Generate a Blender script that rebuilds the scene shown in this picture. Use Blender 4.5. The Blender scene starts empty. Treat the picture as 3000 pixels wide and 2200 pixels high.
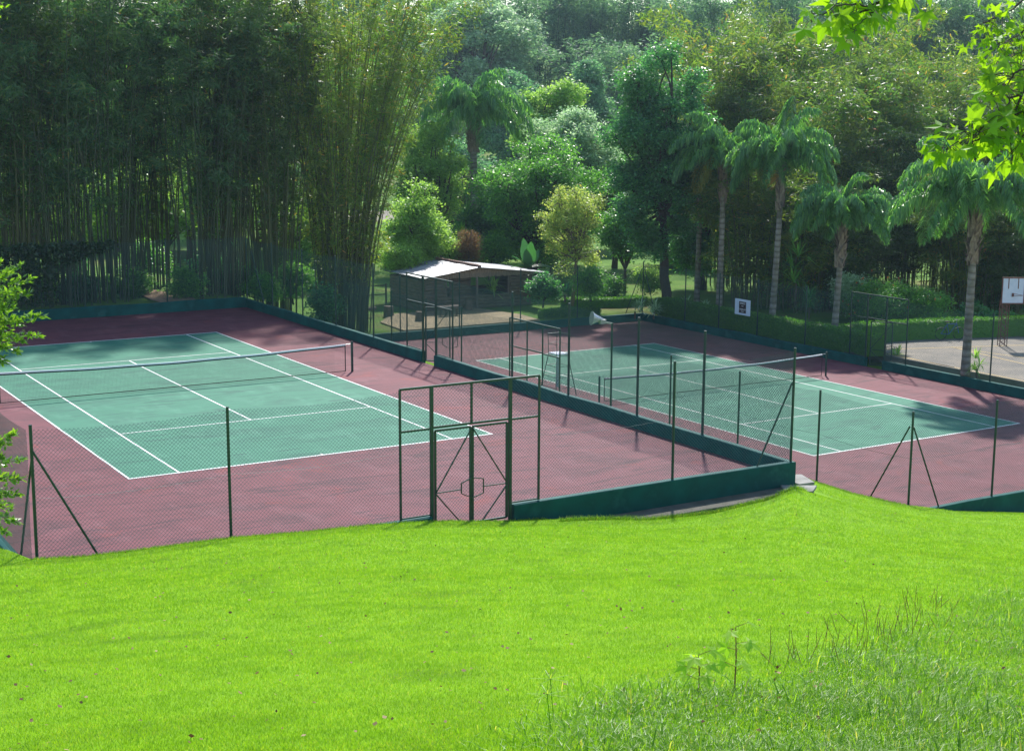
import bpy, math, random
import numpy as np
from mathutils import Vector, Matrix
R = math.radians
rng = np.random.default_rng(7)
random.seed(7)
scene = bpy.context.scene
col = scene.collection

# ------------------------------------------------------------------ camera
CAM = np.array([-10.6312, -36.8211, 9.3796])
YAW, PITCH, ROLL, FPX = 0.5433, 0.1762, 0.0049, 4300.5
def _rot():
    cy, sy = math.cos(YAW), math.sin(YAW); cp, sp = math.cos(PITCH), math.sin(PITCH)
    f = np.array([cp*sy, cp*cy, -sp]); r = np.array([cy, -sy, 0.0]); u = np.cross(r, f)
    r2 = math.cos(ROLL)*r + math.sin(ROLL)*u; u2 = -math.sin(ROLL)*r + math.cos(ROLL)*u
    return r2, u2, f
CR, CU, CF = _rot()
cam_d = bpy.data.cameras.new('camera'); cam = bpy.data.objects.new('camera', cam_d); col.objects.link(cam)
M = Matrix(((CR[0], CU[0], -CF[0], CAM[0]), (CR[1], CU[1], -CF[1], CAM[1]), (CR[2], CU[2], -CF[2], CAM[2]), (0, 0, 0, 1)))
cam.matrix_world = M
cam_d.sensor_width = 36; cam_d.lens = 36*FPX/3000; cam_d.clip_start = 0.1; cam_d.clip_end = 2000
scene.camera = cam

# ------------------------------------------------------------------ world, sun, exposure
SUN_AZ, SUN_EL = R(36), R(47)
world = bpy.data.worlds.new("World"); scene.world = world; world.use_nodes = True
wn = world.node_tree; wn.nodes.clear()
sky = wn.nodes.new('ShaderNodeTexSky'); sky.sky_type = 'NISHITA'; sky.sun_disc = False
sky.sun_elevation = SUN_EL; sky.sun_rotation = SUN_AZ; sky.air_density = 1.3; sky.dust_density = 0.6; sky.ozone_density = 2.5
bg = wn.nodes.new('ShaderNodeBackground'); bg.inputs[1].default_value = 0.15
wo = wn.nodes.new('ShaderNodeOutputWorld')
wn.links.new(sky.outputs[0], bg.inputs[0]); wn.links.new(bg.outputs[0], wo.inputs[0])
sl = bpy.data.lights.new('sun', 'SUN'); sun = bpy.data.objects.new('sun', sl); col.objects.link(sun)
sl.energy = 4.8; sl.angle = R(2.5); sl.color = (1.0, 0.955, 0.89)
sd = Vector((math.sin(SUN_AZ)*math.cos(SUN_EL), math.cos(SUN_AZ)*math.cos(SUN_EL), math.sin(SUN_EL)))
sun.rotation_euler = sd.to_track_quat('Z', 'Y').to_euler(); sun.location = (0, 0, 60)
scene.view_settings.view_transform = 'Standard'; scene.view_settings.look = 'None'
scene.view_settings.exposure = 0.55; scene.view_settings.gamma = 1.0
scene.cycles.max_bounces = 10; scene.cycles.diffuse_bounces = 6; scene.cycles.transmission_bounces = 6; scene.cycles.volume_bounces = 0

# ------------------------------------------------------------------ helpers
def ray(px, py):
    return (CR*(px-1500)/FPX - CU*(py-1100)/FPX + CF)
def spot(px, py, d):                       # a place seen at that column / row, d metres away
    return CAM + ray(px, py)*d

class MB:
    def __init__(s): s.V = []; s.F = []; s.n = 0
    def add(s, V, F):
        V = np.asarray(V, dtype=np.float64).reshape(-1, 3)
        if len(V) == 0: return
        if isinstance(F, np.ndarray): s.F.append(F.astype(np.int64) + s.n)
        else:
            by = {}
            for f in F: by.setdefault(len(f), []).append(f)
            for k, fs in by.items(): s.F.append(np.array(fs, dtype=np.int64) + s.n)
        s.V.append(V); s.n += len(V)
    def box(s, x0, x1, y0, y1, z0, z1):
        V = [(x, y, z) for z in (z0, z1) for y in (y0, y1) for x in (x0, x1)]
        s.add(V, [(0, 2, 3, 1), (4, 5, 7, 6), (0, 1, 5, 4), (2, 6, 7, 3), (0, 4, 6, 2), (1, 3, 7, 5)])
    def beam(s, a, b, w, h=None):          # square bar from a to b
        h = h or w; a = np.array(a, float); b = np.array(b, float); d = b-a; d /= np.linalg.norm(d)
        ref = np.array([0, 0, 1.0]) if abs(d[2]) < .9 else np.array([0, 1.0, 0])
        u = np.cross(d, ref); u /= np.linalg.norm(u); v = np.cross(u, d)
        V = [c + u*sx*w/2 + v*sy*h/2 for c in (a, b) for sx, sy in ((-1, -1), (1, -1), (1, 1), (-1, 1))]
        s.add(V, [(0, 1, 2, 3), (7, 6, 5, 4), (0, 4, 5, 1), (1, 5, 6, 2), (2, 6, 7, 3), (3, 7, 4, 0)])
    def tube(s, pts, rad, n=6, cap=True):
        pts = np.asarray(pts, float); m = len(pts)
        rad = np.full(m, rad) if np.isscalar(rad) else np.asarray(rad, float)
        T = np.gradient(pts, axis=0); T /= (np.linalg.norm(T, axis=1, keepdims=True)+1e-9)
        ref = np.array([0, 0, 1.0]) if abs(T[:, 2]).mean() < .8 else np.array([1.0, 0, 0])
        U = np.cross(T, ref); U /= (np.linalg.norm(U, axis=1, keepdims=True)+1e-9); W = np.cross(T, U)
        a = np.linspace(0, 2*math.pi, n, endpoint=False)
        V = (pts[:, None, :] + rad[:, None, None]*(np.cos(a)[None, :, None]*U[:, None, :] + np.sin(a)[None, :, None]*W[:, None, :])).reshape(-1, 3)
        F = []
        for i in range(m-1):
            for k in range(n):
                k2 = (k+1) % n; F.append((i*n+k, i*n+k2, (i+1)*n+k2, (i+1)*n+k))
        if cap: F.append(tuple(range(n))[::-1]); F.append(tuple((m-1)*n+k for k in range(n)))
        s.add(V, F)
    def build(s, name, mat, parent=None, origin=None, smooth=False, bevel=0):
        V = np.concatenate(s.V)
        if origin is not None: V = V - np.asarray(origin, float)
        me = bpy.data.meshes.new(name)
        sizes = [np.full(len(f), f.shape[1]) for f in s.F]
        tot = np.concatenate(sizes); idx = np.concatenate([f.reshape(-1) for f in s.F])
        me.vertices.add(len(V)); me.vertices.foreach_set('co', V.astype(np.float32).reshape(-1))
        me.loops.add(len(idx)); me.loops.foreach_set('vertex_index', idx.astype(np.int32))
        me.polygons.add(len(tot))
        st = np.zeros(len(tot), np.int32); st[1:] = np.cumsum(tot)[:-1]
        me.polygons.foreach_set('loop_start', st)
        try: me.polygons.foreach_set('loop_total', tot.astype(np.int32))
        except Exception: pass
        me.polygons.foreach_set('use_smooth', np.full(len(tot), bool(smooth)))
        me.update(calc_edges=True); me.validate()
        if mat: me.materials.append(mat)
        o = bpy.data.objects.new(name, me); col.objects.link(o)
        if parent: o.parent = parent
        elif origin is not None: o.location = tuple(origin)
        if bevel:
            b = o.modifiers.new('bevel', 'BEVEL'); b.width = bevel; b.segments = 2; b.limit_method = 'ANGLE'
        return o

def tag(o, label=None, cat=None, group=None, kind=None):
    if label: o['label'] = label
    if cat: o['category'] = cat
    if group: o['group'] = group
    if kind: o['kind'] = kind
    return o
def thing(name, label, cat, loc=(0, 0, 0), group=None, rz=0):
    o = bpy.data.objects.new(name, None); col.objects.link(o); o.location = tuple(loc); o.rotation_euler = (0, 0, rz)
    o.empty_display_size = .2
    return tag(o, label, cat, group)
def copy_tree(o, parent=None):
    c = o.copy(); col.objects.link(c)
    if parent: c.parent = parent
    for ch in list(o.children): copy_tree(ch, c)
    return c

# ------------------------------------------------------------------ materials
def nt(name):
    m = bpy.data.materials.new(name); m.use_nodes = True; t = m.node_tree; t.nodes.clear()
    return m, t, t.nodes.new('ShaderNodeOutputMaterial')
def N(t, ty, **k):
    n = t.nodes.new(ty)
    for a, b in k.items(): setattr(n, a, b)
    return n
def ramp(t, fac, stops, interp='LINEAR'):
    r = N(t, 'ShaderNodeValToRGB'); r.color_ramp.interpolation = interp
    e = r.color_ramp.elements
    while len(e) < len(stops): e.new(.5)
    for i, (p, c) in enumerate(stops):
        e[i].position = p; e[i].color = (*c, 1) if len(c) == 3 else c
    t.links.new(fac, r.inputs[0]); return r.outputs[0]
def noise(t, scale, detail=4, rough=.55, vec=None, sc=None, dist=0):
    n = N(t, 'ShaderNodeTexNoise'); n.inputs['Scale'].default_value = scale; n.inputs['Detail'].default_value = detail
    n.inputs['Roughness'].default_value = rough; n.inputs['Distortion'].default_value = dist
    tc = N(t, 'ShaderNodeTexCoord'); src = tc.outputs['Object']
    if sc:
        mp = N(t, 'ShaderNodeMapping'); mp.inputs['Scale'].default_value = sc; t.links.new(src, mp.inputs[0]); src = mp.outputs[0]
    t.links.new(src, n.inputs['Vector']); return n.outputs[0]
def mix(t, a, b, fac, mode='MIX'):
    m = N(t, 'ShaderNodeMix', data_type='RGBA', blend_type=mode)
    for s, v in ((m.inputs[6], a), (m.inputs[7], b), (m.inputs[0], fac)):
        if hasattr(v, 'links'): t.links.new(v, s)
        elif isinstance(v, (int, float)): s.default_value = v
        else: s.default_value = (*v, 1)
    return m.outputs[2]
def pmat(name, c1, c2=None, scale=3, rough=.6, bump=0, bscale=20, metal=0, spec=.5, sc=None, stops=None, detail=5):
    m, t, o = nt(name); p = N(t, 'ShaderNodeBsdfPrincipled')
    c2 = c2 or tuple(x*.75 for x in c1)
    c = ramp(t, noise(t, scale, detail, sc=sc), stops or [(.3, c1), (.7, c2)])
    t.links.new(c, p.inputs['Base Color']); p.inputs['Roughness'].default_value = rough
    p.inputs['Metallic'].default_value = metal; p.inputs['Specular IOR Level'].default_value = spec
    if bump:
        b = N(t, 'ShaderNodeBump'); b.inputs['Strength'].default_value = bump; b.inputs['Distance'].default_value = .02
        t.links.new(noise(t, bscale, 6, sc=sc), b.inputs['Height']); t.links.new(b.outputs[0], p.inputs['Normal'])
    t.links.new(p.outputs[0], o.inputs[0]); return m
def leafmat(name, stops, trans=.4, tcol=(1.5, 1.35, .5), rough=.45, spec=.4, clump=None, cscale=.35, gain=1.0):
    stops = [(p_, tuple(min(.85, v_*gain) for v_ in c_)) for p_, c_ in stops]
    m, t, o = nt(name); g = N(t, 'ShaderNodeNewGeometry')
    c = ramp(t, g.outputs['Random Per Island'], stops)
    if clump: c = mix(t, c, clump, ramp(t, noise(t, cscale, 3), [(.45, (0, 0, 0)), (.62, (1, 1, 1))]))
    p = N(t, 'ShaderNodeBsdfPrincipled'); t.links.new(c, p.inputs['Base Color'])
    p.inputs['Roughness'].default_value = rough; p.inputs['Specular IOR Level'].default_value = spec
    tr = N(t, 'ShaderNodeBsdfTranslucent'); t.links.new(mix(t, c, tcol, 1.0, 'MULTIPLY'), tr.inputs[0])
    ms = N(t, 'ShaderNodeMixShader'); ms.inputs[0].default_value = trans
    t.links.new(p.outputs[0], ms.inputs[1]); t.links.new(tr.outputs[0], ms.inputs[2]); t.links.new(ms.outputs[0], o.inputs[0])
    return m

def courtmat(name, base, dark, light, red=None):
    m, t, o = nt(name); p = N(t, 'ShaderNodeBsdfPrincipled')
    c = mix(t, base, dark, ramp(t, noise(t, .35, 7, .62, dist=1.2, sc=(1, 2.2, 1)), [(.46, (0, 0, 0)), (.72, (.75, .75, .75))]))
    c = mix(t, c, light, ramp(t, noise(t, .9, 6, .6, sc=(1.6, .7, 1)), [(.52, (0, 0, 0)), (.74, (.6, .6, .6))]))
    if red: c = mix(t, c, red, ramp(t, noise(t, .6, 6, .65, dist=.8), [(.58, (0, 0, 0)), (.72, (.55, .55, .55))]))
    c = mix(t, c, dark, ramp(t, noise(t, 60, 2, .5), [(.6, (0, 0, 0)), (.9, (.35, .35, .35))]))
    c = mix(t, c, dark, ramp(t, noise(t, .55, 8, .7, dist=2.5, sc=(.35, 2.0, 1)), [(.54, (0, 0, 0)), (.64, (.9, .9, .9)), (.70, (.15, .15, .15))]))
    c = mix(t, c, tuple(min(1, v*1.6) for v in light), ramp(t, noise(t, 2.3, 5, .7, dist=1), [(.66, (0, 0, 0)), (.76, (.45, .45, .45))]))
    t.links.new(c, p.inputs['Base Color']); p.inputs['Roughness'].default_value = .75; p.inputs['Specular IOR Level'].default_value = .25
    b = N(t, 'ShaderNodeBump'); b.inputs['Strength'].default_value = .25; b.inputs['Distance'].default_value = .004
    t.links.new(noise(t, 90, 3), b.inputs['Height']); t.links.new(b.outputs[0], p.inputs['Normal'])
    t.links.new(p.outputs[0], o.inputs[0]); return m

MT = {}
MT['green'] = courtmat('court_green', (.040, .190, .118), (.022, .108, .078), (.085, .265, .175))
MT['red'] = courtmat('court_red', (.158, .046, .058), (.060, .024, .032), (.225, .09, .105), (.25, .038, .032))
MT['line'] = pmat('line_paint', (.80, .80, .78), (.62, .66, .64), 8, .6)
MT['wall'] = pmat('wall_paint', (.018, .125, .13), (.010, .085, .095), 1.2, .6, .15, 12, spec=.12, detail=10, stops=[(.28, (.010, .115, .100)), (.44, (.006, .092, .082)), (.58, (.006, .072, .066)), (.68, (.016, .115, .100)), (.80, (.035, .075, .05))])
MT['post'] = pmat('post_paint', (.012, .055, .045), (.008, .035, .03), 4, .4)
MT['wire'] = pmat('wire_coating', (.02, .10, .10), (.012, .07, .07), 4, .45)
MT['net'] = pmat('net_cord', (.02, .022, .02), (.03, .03, .03), 5, .8)
MT['tape'] = pmat('net_tape', (.85, .85, .86), (.75, .75, .78), 6, .7)
MT['concrete'] = pmat('old_concrete', (.30, .29, .27), (.15, .15, .13), 2.0, .85, .4, 30)
MT['oldslab'] = pmat('mossy_slab', (.15, .135, .11), (.065, .07, .045), 2.2, .9, .5, 30)
MT['patio'] = pmat('patio_dirt', (.34, .26, .14), (.20, .16, .09), 1.2, .9, .3, 20)
MT['asphalt'] = pmat('pale_asphalt', (.235, .20, .155), (.125, .115, .10), .8, .85, .3, 30)
MT['yellow'] = pmat('yellow_line', (.55, .38, .10), (.42, .30, .12), 5, .7)
MT['log'] = pmat('weathered_log', (.21, .15, .11), (.09, .065, .05), 3, .85, .6, 14, sc=(1, 1, 6))
MT['plank'] = pmat('plank_wood', (.34, .25, .18), (.17, .12, .09), 5, .85, .4, 20, sc=(8, 8, 1))
MT['tin'] = pmat('tin_roof', (.3, .3, .3), rough=.5, scale=1.6, bump=.2, bscale=10, metal=.25, sc=(.5, 2.6, 1), stops=[(.36, (.22, .24, .27)), (.47, (.30, .31, .34)), (.52, (.07, .06, .06)), (.57, (.24, .25, .27)), (.66, (.30, .31, .33)), (.72, (.12, .09, .07))])
MT['tile'] = pmat('ridge_tile', (.26, .13, .09), (.15, .09, .07), 5, .8)
MT['steel'] = pmat('galvanised_steel', (.42, .45, .47), (.3, .33, .36), 6, .4, metal=.6)
MT['lampsteel'] = pmat('brushed_reflector', (.62, .64, .66), (.45, .47, .5), 9, .35, metal=.6)
MT['white'] = pmat('white_board', (.62, .68, .80), (.52, .60, .74), 4, .5)
MT['brown'] = pmat('brown_frame', (.16, .06, .045), (.10, .04, .035), 6, .6)
MT['darksign'] = pmat('dark_sign', (.035, .015, .02), (.02, .01, .015), 6, .5)
MT['blue'] = pmat('blue_paint', (.03, .10, .35), (.02, .07, .25), 6, .35)
MT['rubber'] = pmat('black_rubber', (.015, .015, .017), (.03, .03, .03), 6, .7)
MT['bark'] = pmat('bark', (.13, .10, .075), (.06, .048, .04), 3, .9, .8, 12, sc=(2, 2, .5))
MT['darkbark'] = pmat('dark_bark', (.07, .055, .045), (.035, .03, .025), 3, .9, .8, 12, sc=(2, 2, .5))
MT['palebark'] = pmat('pale_bark', (.22, .17, .14), (.12, .09, .075), 3, .9, .6, 12, sc=(2, 2, .5))
MT['culm'] = pmat('bamboo_culm', (.06, .085, .035), (.03, .05, .025), 1.3, .45, 0, sc=(6, 6, .4))
MT['culm2'] = pmat('bamboo_culm_gold', (.11, .115, .04), (.05, .07, .03), 1.3, .45, 0, sc=(6, 6, .4))
MT['boot'] = pmat('palm_boot', (.40, .31, .25), (.15, .10, .08), 2.5, .85, .5, 10, sc=(4, 4, .6))

def palm_trunk_mat():
    m, t, o = nt('palm_trunk'); p = N(t, 'ShaderNodeBsdfPrincipled')
    w = N(t, 'ShaderNodeTexWave', wave_type='BANDS', bands_direction='Z'); w.inputs['Scale'].default_value = 1.0; w.inputs['Distortion'].default_value = 3.0
    w.inputs['Detail'].default_value = 2
    tc = N(t, 'ShaderNodeTexCoord'); t.links.new(tc.outputs['Object'], w.inputs['Vector'])
    c = ramp(t, w.outputs['Fac'], [(.0, (.15, .125, .11)), (.16, (.25, .215, .19)), (1, (.31, .275, .25))])
    c = mix(t, c, (.12, .11, .07), ramp(t, noise(t, 1.4, 4), [(.42, (0, 0, 0)), (.62, (.85, .85, .85))]))
    t.links.new(c, p.inputs['Base Color']); p.inputs['Roughness'].default_value = .85
    b = N(t, 'ShaderNodeBump'); b.inputs['Distance'].default_value = .03; t.links.new(w.outputs['Fac'], b.inputs['Height']); t.links.new(b.outputs[0], p.inputs['Normal'])
    t.links.new(p.outputs[0], o.inputs[0]); return m
MT['palmtrunk'] = palm_trunk_mat()

# foliage colours: (position, colour) picked per leaf
G = lambda r, g, b: (r, g, b)
MT['bam'] = leafmat('bamboo_leaf', [(0, G(.025, .075, .040)), (.45, G(.050, .125, .055)), (.8, G(.085, .165, .060)), (.97, G(.13, .17, .055)), (1, G(.26, .13, .05))], .46, (1.4, 1.65, .7), .42, .45, clump=(.09, .17, .07), cscale=.9, gain=1.3)
MT['bamgold'] = leafmat('bamboo_leaf_gold', [(0, G(.06, .13, .03)), (.4, G(.11, .20, .045)), (.82, G(.18, .25, .06)), (.95, G(.28, .25, .07)), (1, G(.48, .20, .07))], .54, (1.35, 1.55, .55), .4, .45, clump=(.19, .235, .06), cscale=.9, gain=1.25)
MT['bamright'] = leafmat('bamboo_leaf_mixed', [(0, G(.045, .11, .035)), (.45, G(.085, .165, .045)), (.84, G(.14, .22, .06)), (.96, G(.22, .22, .07)), (1, G(.42, .16, .07))], .52, (1.35, 1.6, .55), .4, .4, clump=(.17, .21, .06), cscale=.5, gain=1.3)
MT['bamfar'] = leafmat('hazy_bamboo_leaf', [(0, G(.07, .14, .09)), (.6, G(.12, .22, .12)), (1, G(.20, .30, .16))], .5, (1.3, 1.5, .9), .5, .2, gain=1.3)  # distance haze painted in: paler, bluer leaves than the near bamboo
MT['deepfar'] = leafmat('hazy_leaf_green', [(0, G(.06, .15, .09)), (.6, G(.11, .23, .12)), (1, G(.20, .34, .18))], .48, (1.3, 1.5, .9), .5, .2, gain=1.4)  # far crowns lightened and blued so the leaf colour carries haze
MT['bamdark'] = leafmat('bamboo_leaf_olive_shaded', [(0, G(.035, .085, .03)), (.5, G(.06, .13, .04)), (.93, G(.11, .17, .05)), (1, G(.24, .14, .06))], .44, (1.35, 1.6, .55), .4, .45, clump=(.10, .16, .05), cscale=.6, gain=.85)  # olive leaves, darkened to paint shaded hollows among the right thickets
MT['deep'] = leafmat('leaf_deep_green', [(0, G(.026, .09, .055)), (.5, G(.045, .15, .075)), (.9, G(.085, .22, .085)), (1, G(.13, .30, .09))], .48, (1.5, 1.75, .7), .36, .5, clump=(.08, .21, .075), cscale=.7, gain=1.6)
MT['mid'] = leafmat('leaf_mid_green', [(0, G(.045, .13, .04)), (.6, G(.08, .20, .05)), (1, G(.15, .30, .07))], .55, (1.5, 1.65, .6), .38, .5, gain=1.55)
MT['lime'] = leafmat('leaf_lime', [(0, G(.12, .22, .06)), (.6, G(.19, .31, .08)), (1, G(.28, .40, .12))], .58, (1.4, 1.45, .65), .42, .4, gain=1.5)
MT['pale'] = leafmat('leaf_pale', [(0, G(.15, .25, .14)), (.6, G(.25, .36, .22)), (1, G(.46, .55, .42))], .5, (1.2, 1.3, .9), .45, .3, gain=1.45)  # pale foliage, brightened so it also carries haze on the hazy tree
MT['yellowish'] = leafmat('leaf_yellowish', [(0, G(.19, .27, .07)), (.5, G(.30, .38, .11)), (.9, G(.42, .47, .15)), (1, G(.50, .40, .12))], .55, (1.25, 1.3, .7), .4, .5, gain=1.35)
MT['hedge'] = leafmat('leaf_hedge', [(0, G(.04, .12, .025)), (.6, G(.08, .20, .035)), (1, G(.13, .28, .05))], .45, (1.6, 1.8, .5), .5, .3, gain=1.1)
MT['frond'] = leafmat('palm_leaflet', [(0, G(.045, .125, .050)), (.6, G(.08, .18, .065)), (1, G(.15, .27, .08))], .52, (1.45, 1.65, .55), .32, .65, gain=1.6)
MT['frondold'] = leafmat('palm_leaflet_old', [(0, G(.16, .20, .04)), (1, G(.32, .30, .07))], .5, (1.5, 1.3, .4), .5, .4)
MT['maple'] = leafmat('maple_leaf', [(0, G(.10, .22, .02)), (.5, G(.17, .34, .03)), (1, G(.25, .42, .04))], .62, (1.7, 1.6, .3), .5, .3)
MT['shrub'] = leafmat('shrub_leaf', [(0, G(.08, .18, .03)), (.6, G(.15, .30, .04)), (1, G(.26, .42, .06))], .5, (1.5, 1.5, .4), .3, .6)
MT['tiny'] = leafmat('leaf_yellow_green', [(0, G(.24, .40, .04)), (1, G(.36, .52, .06))], .6, (1.2, 1.5, .4), .5, .25)
MT['banana'] = leafmat('banana_leaf', [(0, G(.04, .13, .055)), (1, G(.06, .18, .07))], .4, (1.3, 1.7, .6), .35, .6)
MT['ivy'] = leafmat('leaf_ivy', [(0, G(.015, .045, .022)), (1, G(.035, .09, .035))], .3, (1.5, 1.6, .5), .4, .5)
MT['flower'] = leafmat('flower_orange', [(0, G(.5, .08, .03)), (1, G(.6, .2, .06))], .4, (1.2, 1.1, .8), .6, .2)
MT['straw'] = leafmat('straw_yellow', [(0, G(.5, .33, .08)), (1, G(.62, .42, .12))], .4, (1.2, 1.1, .6), .6, .2)
MT['drypine'] = leafmat('dry_needle', [(0, G(.20, .12, .06)), (.7, G(.30, .19, .09)), (1, G(.16, .16, .06))], .4, (1.3, 1.1, .7), .7, .2)
MT['litter'] = leafmat('leaf_litter', [(0, G(.10, .05, .025)), (.6, G(.20, .11, .05)), (1, G(.38, .28, .15))], .2, (1, 1, 1), .7, .2)
MT['grassblade'] = leafmat('grass_blade', [(0, G(.125, .27, .018)), (.5, G(.178, .335, .026)), (.9, G(.26, .40, .05)), (1, G(.40, .41, .16))], .55, (1.6, 1.6, .4), .5, .3, clump=(.145, .285, .026), cscale=2.2)
MT['tallgrass'] = leafmat('tall_grass_blade', [(0, G(.09, .22, .02)), (.5, G(.16, .33, .03)), (.9, G(.26, .43, .05)), (1, G(.44, .42, .2))], .55, (1.5, 1.5, .35), .40, .28, gain=.95)
MT['seed'] = leafmat('seed_head', [(0, G(.22, .13, .08)), (1, G(.36, .22, .12))], .3, (1, 1, 1), .7, .2)

def groundmat(name, stops, scale=.5, rough=.9):
    return pmat(name, (.1, .1, .1), rough=rough, scale=scale, stops=stops, bump=.5, bscale=25, spec=.1, detail=8)
MT['lawn'] = groundmat('lawn_ground', [(.35, (.13, .27, .012)), (.5, (.17, .33, .014)), (.7, (.09, .19, .012))], .9)
MT['ground'] = groundmat('forest_ground', [(.32, (.05, .12, .02)), (.52, (.11, .22, .03)), (.66, (.15, .17, .05)), (.8, (.16, .11, .06))], .25)

# ------------------------------------------------------------------ terrain
TH = [11.25, 14.38, 17.61, 19.82, 24.31, 28.4, 31.16, 33.91, 36.64, 39.36, 41.35, 42.37, 43.27, 44.61, 45.93, 47.73, 48.48, 49.73, 50.96]
TS = [.2294, .235, .2349, .2319, .2291, .2273, .2285, .2283, .2294, .2248, .2163, .2071, .2107, .2165, .2197, .222, .2233, .2229, .222]
def lawn_z(x, y):
    x = np.asarray(x, float); y = np.asarray(y, float)
    dx, dy = x-CAM[0], y-CAM[1]; r = np.hypot(dx, dy); th = np.degrees(np.arctan2(dx, dy))
    k = np.clip((r-20)/17, 0, 1); k = k*k*(3-2*k)
    s = np.interp(th, TH, TS)*k + (1-k)*np.interp(th, [5, 11, 25, 51, 60], [.232, .232, .2265, .2195, .218])
    z = 7.7 - s*r - .22*np.sin(np.clip(r/42, 0, 1)*math.pi)**2*1.0
    z = z + .035*np.sin(x*.55+1)*np.sin(y*.43) + .02*np.sin(x*1.3)*np.cos(y*1.1+.5)
    low = np.where(x > 15.3, np.where((y > -7.3) & (x < 20.95), -2.0, -2.8), np.where(x < -4.4, .15, -.9))
    return np.maximum(z, low)
def far_z(x, y):
    x = np.asarray(x, float); y = np.asarray(y, float)
    t = np.clip((x-15)/6, 0, 1); t = t*t*(3-2*t)
    b = .28*(1-t) + -2.12*t
    k = np.clip((y-42)/60, 0, 1)
    b = b + 3.0*k*k*t + 1.2*k*(1-t) + .12*np.clip(y-110, 0, 200) + .10*np.clip(x-70, 0, 80)
    return b + .08*np.sin(x*.5)*np.sin(y*.37+1)*np.clip((y-36)/10, 0, 1)
def grid_mesh(name, xs, ys, zf, mat, keep=None):
    X, Y = np.meshgrid(xs, ys); Z = zf(X, Y); nx, ny = len(xs), len(ys)
    V = np.stack([X, Y, Z], -1).reshape(-1, 3)
    i = np.arange(nx-1)[None, :] + np.arange(ny-1)[:, None]*nx
    F = np.stack([i, i+1, i+1+nx, i+nx], -1)
    if keep is not None:
        cx = (X[:-1, :-1]+X[1:, 1:])/2; cy = (Y[:-1, :-1]+Y[1:, 1:])/2; F = F[keep(cx, cy)]
    else: F = F.reshape(-1, 4)
    m = MB(); m.add(V, F.reshape(-1, 4)); return m.build(name, mat, smooth=True)
def base_z(x, y):
    z = far_z(x, y)
    near = (y < 31.1) & (x < 15.25) | (y < 32.9) & (x >= 15.25) & (x < 40.5) | (y < -6)
    z = np.where((x > 40.5) & (x < 57) & (y < 18), -2.6, z)
    return np.where(near, -3.4, z)
def uneven(a, b, fine_a, fine_b, f, c):
    return np.unique(np.concatenate([np.arange(a, fine_a, c), np.arange(fine_a, fine_b, f), np.arange(fine_b, b+c, c)]).round(3))
tag(grid_mesh('ground', uneven(-60, 255, -30, 75, 1, 10), uneven(-60, 305, -10, 90, 1, 10), base_z, MT['ground']), kind='structure')
lx = np.unique(np.concatenate([np.arange(-34, 60.1, .4), [15.3, 20.9, -4.4]]).round(3)); ly = np.unique(np.concatenate([np.arange(-60, 33, .4), [-8.45, -7.15]]).round(3))
tag(grid_mesh('lawn', lx, ly, lawn_z, MT['lawn'],
    lambda x, y: ~(((x > -4.4) & (x < 15.3) & (y > -8.45)) | ((x > 20.9) & (y > -7.15)) | ((x < -4.4) & (y > 31)))), kind='structure')

# ------------------------------------------------------------------ tennis courts
W, L, S, SV = 10.97, 23.77, 1.372, 6.40
def court(ox, oy, oz, th, ext, name):
    def w(X, Y, Z): return (ox+X*math.cos(th)-Y*math.sin(th), oy+X*math.sin(th)+Y*math.cos(th), oz+Z)
    def sheet(m, x0, x1, y0, y1, z, nx=1, ny=1):
        m.add([w(x0, y0, z), w(x1, y0, z), w(x1, y1, z), w(x0, y1, z)], [(0, 1, 2, 3)])
    m = MB(); x0, x1, y0, y1 = ext
    m.add([(x0, y0, oz), (x1, y0, oz), (x1, y1, oz), (x0, y1, oz), (x0, y0, oz-.5), (x1, y0, oz-.5), (x1, y1, oz-.5), (x0, y1, oz-.5)],
          [(0, 1, 2, 3), (0, 4, 5, 1), (1, 5, 6, 2), (2, 6, 7, 3), (3, 7, 4, 0)])
    c = tag(m.build('tennis_court', MT['red']), kind='structure')
    m = MB(); sheet(m, 0, W, 0, L, .004); m.build('playing_area', MT['green'], c)
    m = MB(); lw = .055; z = .009
    for a in (0, W-lw): sheet(m, a, a+lw, 0, L, z)
    for a in (S-lw/2, W-S-lw/2): sheet(m, a, a+lw, lw*1.5, L-lw*1.5, z)
    for a in (0, L-lw*1.5): sheet(m, lw, W-lw, a, a+lw*1.5, z)
    for a in (L/2-SV, L/2+SV-lw): sheet(m, S+lw/2, W-S-lw/2, a, a+lw, z)
    sheet(m, W/2-lw/2, W/2+lw/2, L/2-SV+lw, L/2+SV-lw, z)
    for a in (lw*1.5, L-lw*1.5-.12): sheet(m, W/2-lw/2, W/2+lw/2, a, a+.12, z)
    m.build('court_line', MT['line'], c)
    return w
w1 = court(0, 0, 0, 0, (-4.2, 15.12, -8.25, 31.1), 'upper')
w2 = court(24.858, 1.163, -2.534, .0128, (21.15, 40.12, -6.9, 32.5), 'lower')

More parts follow.
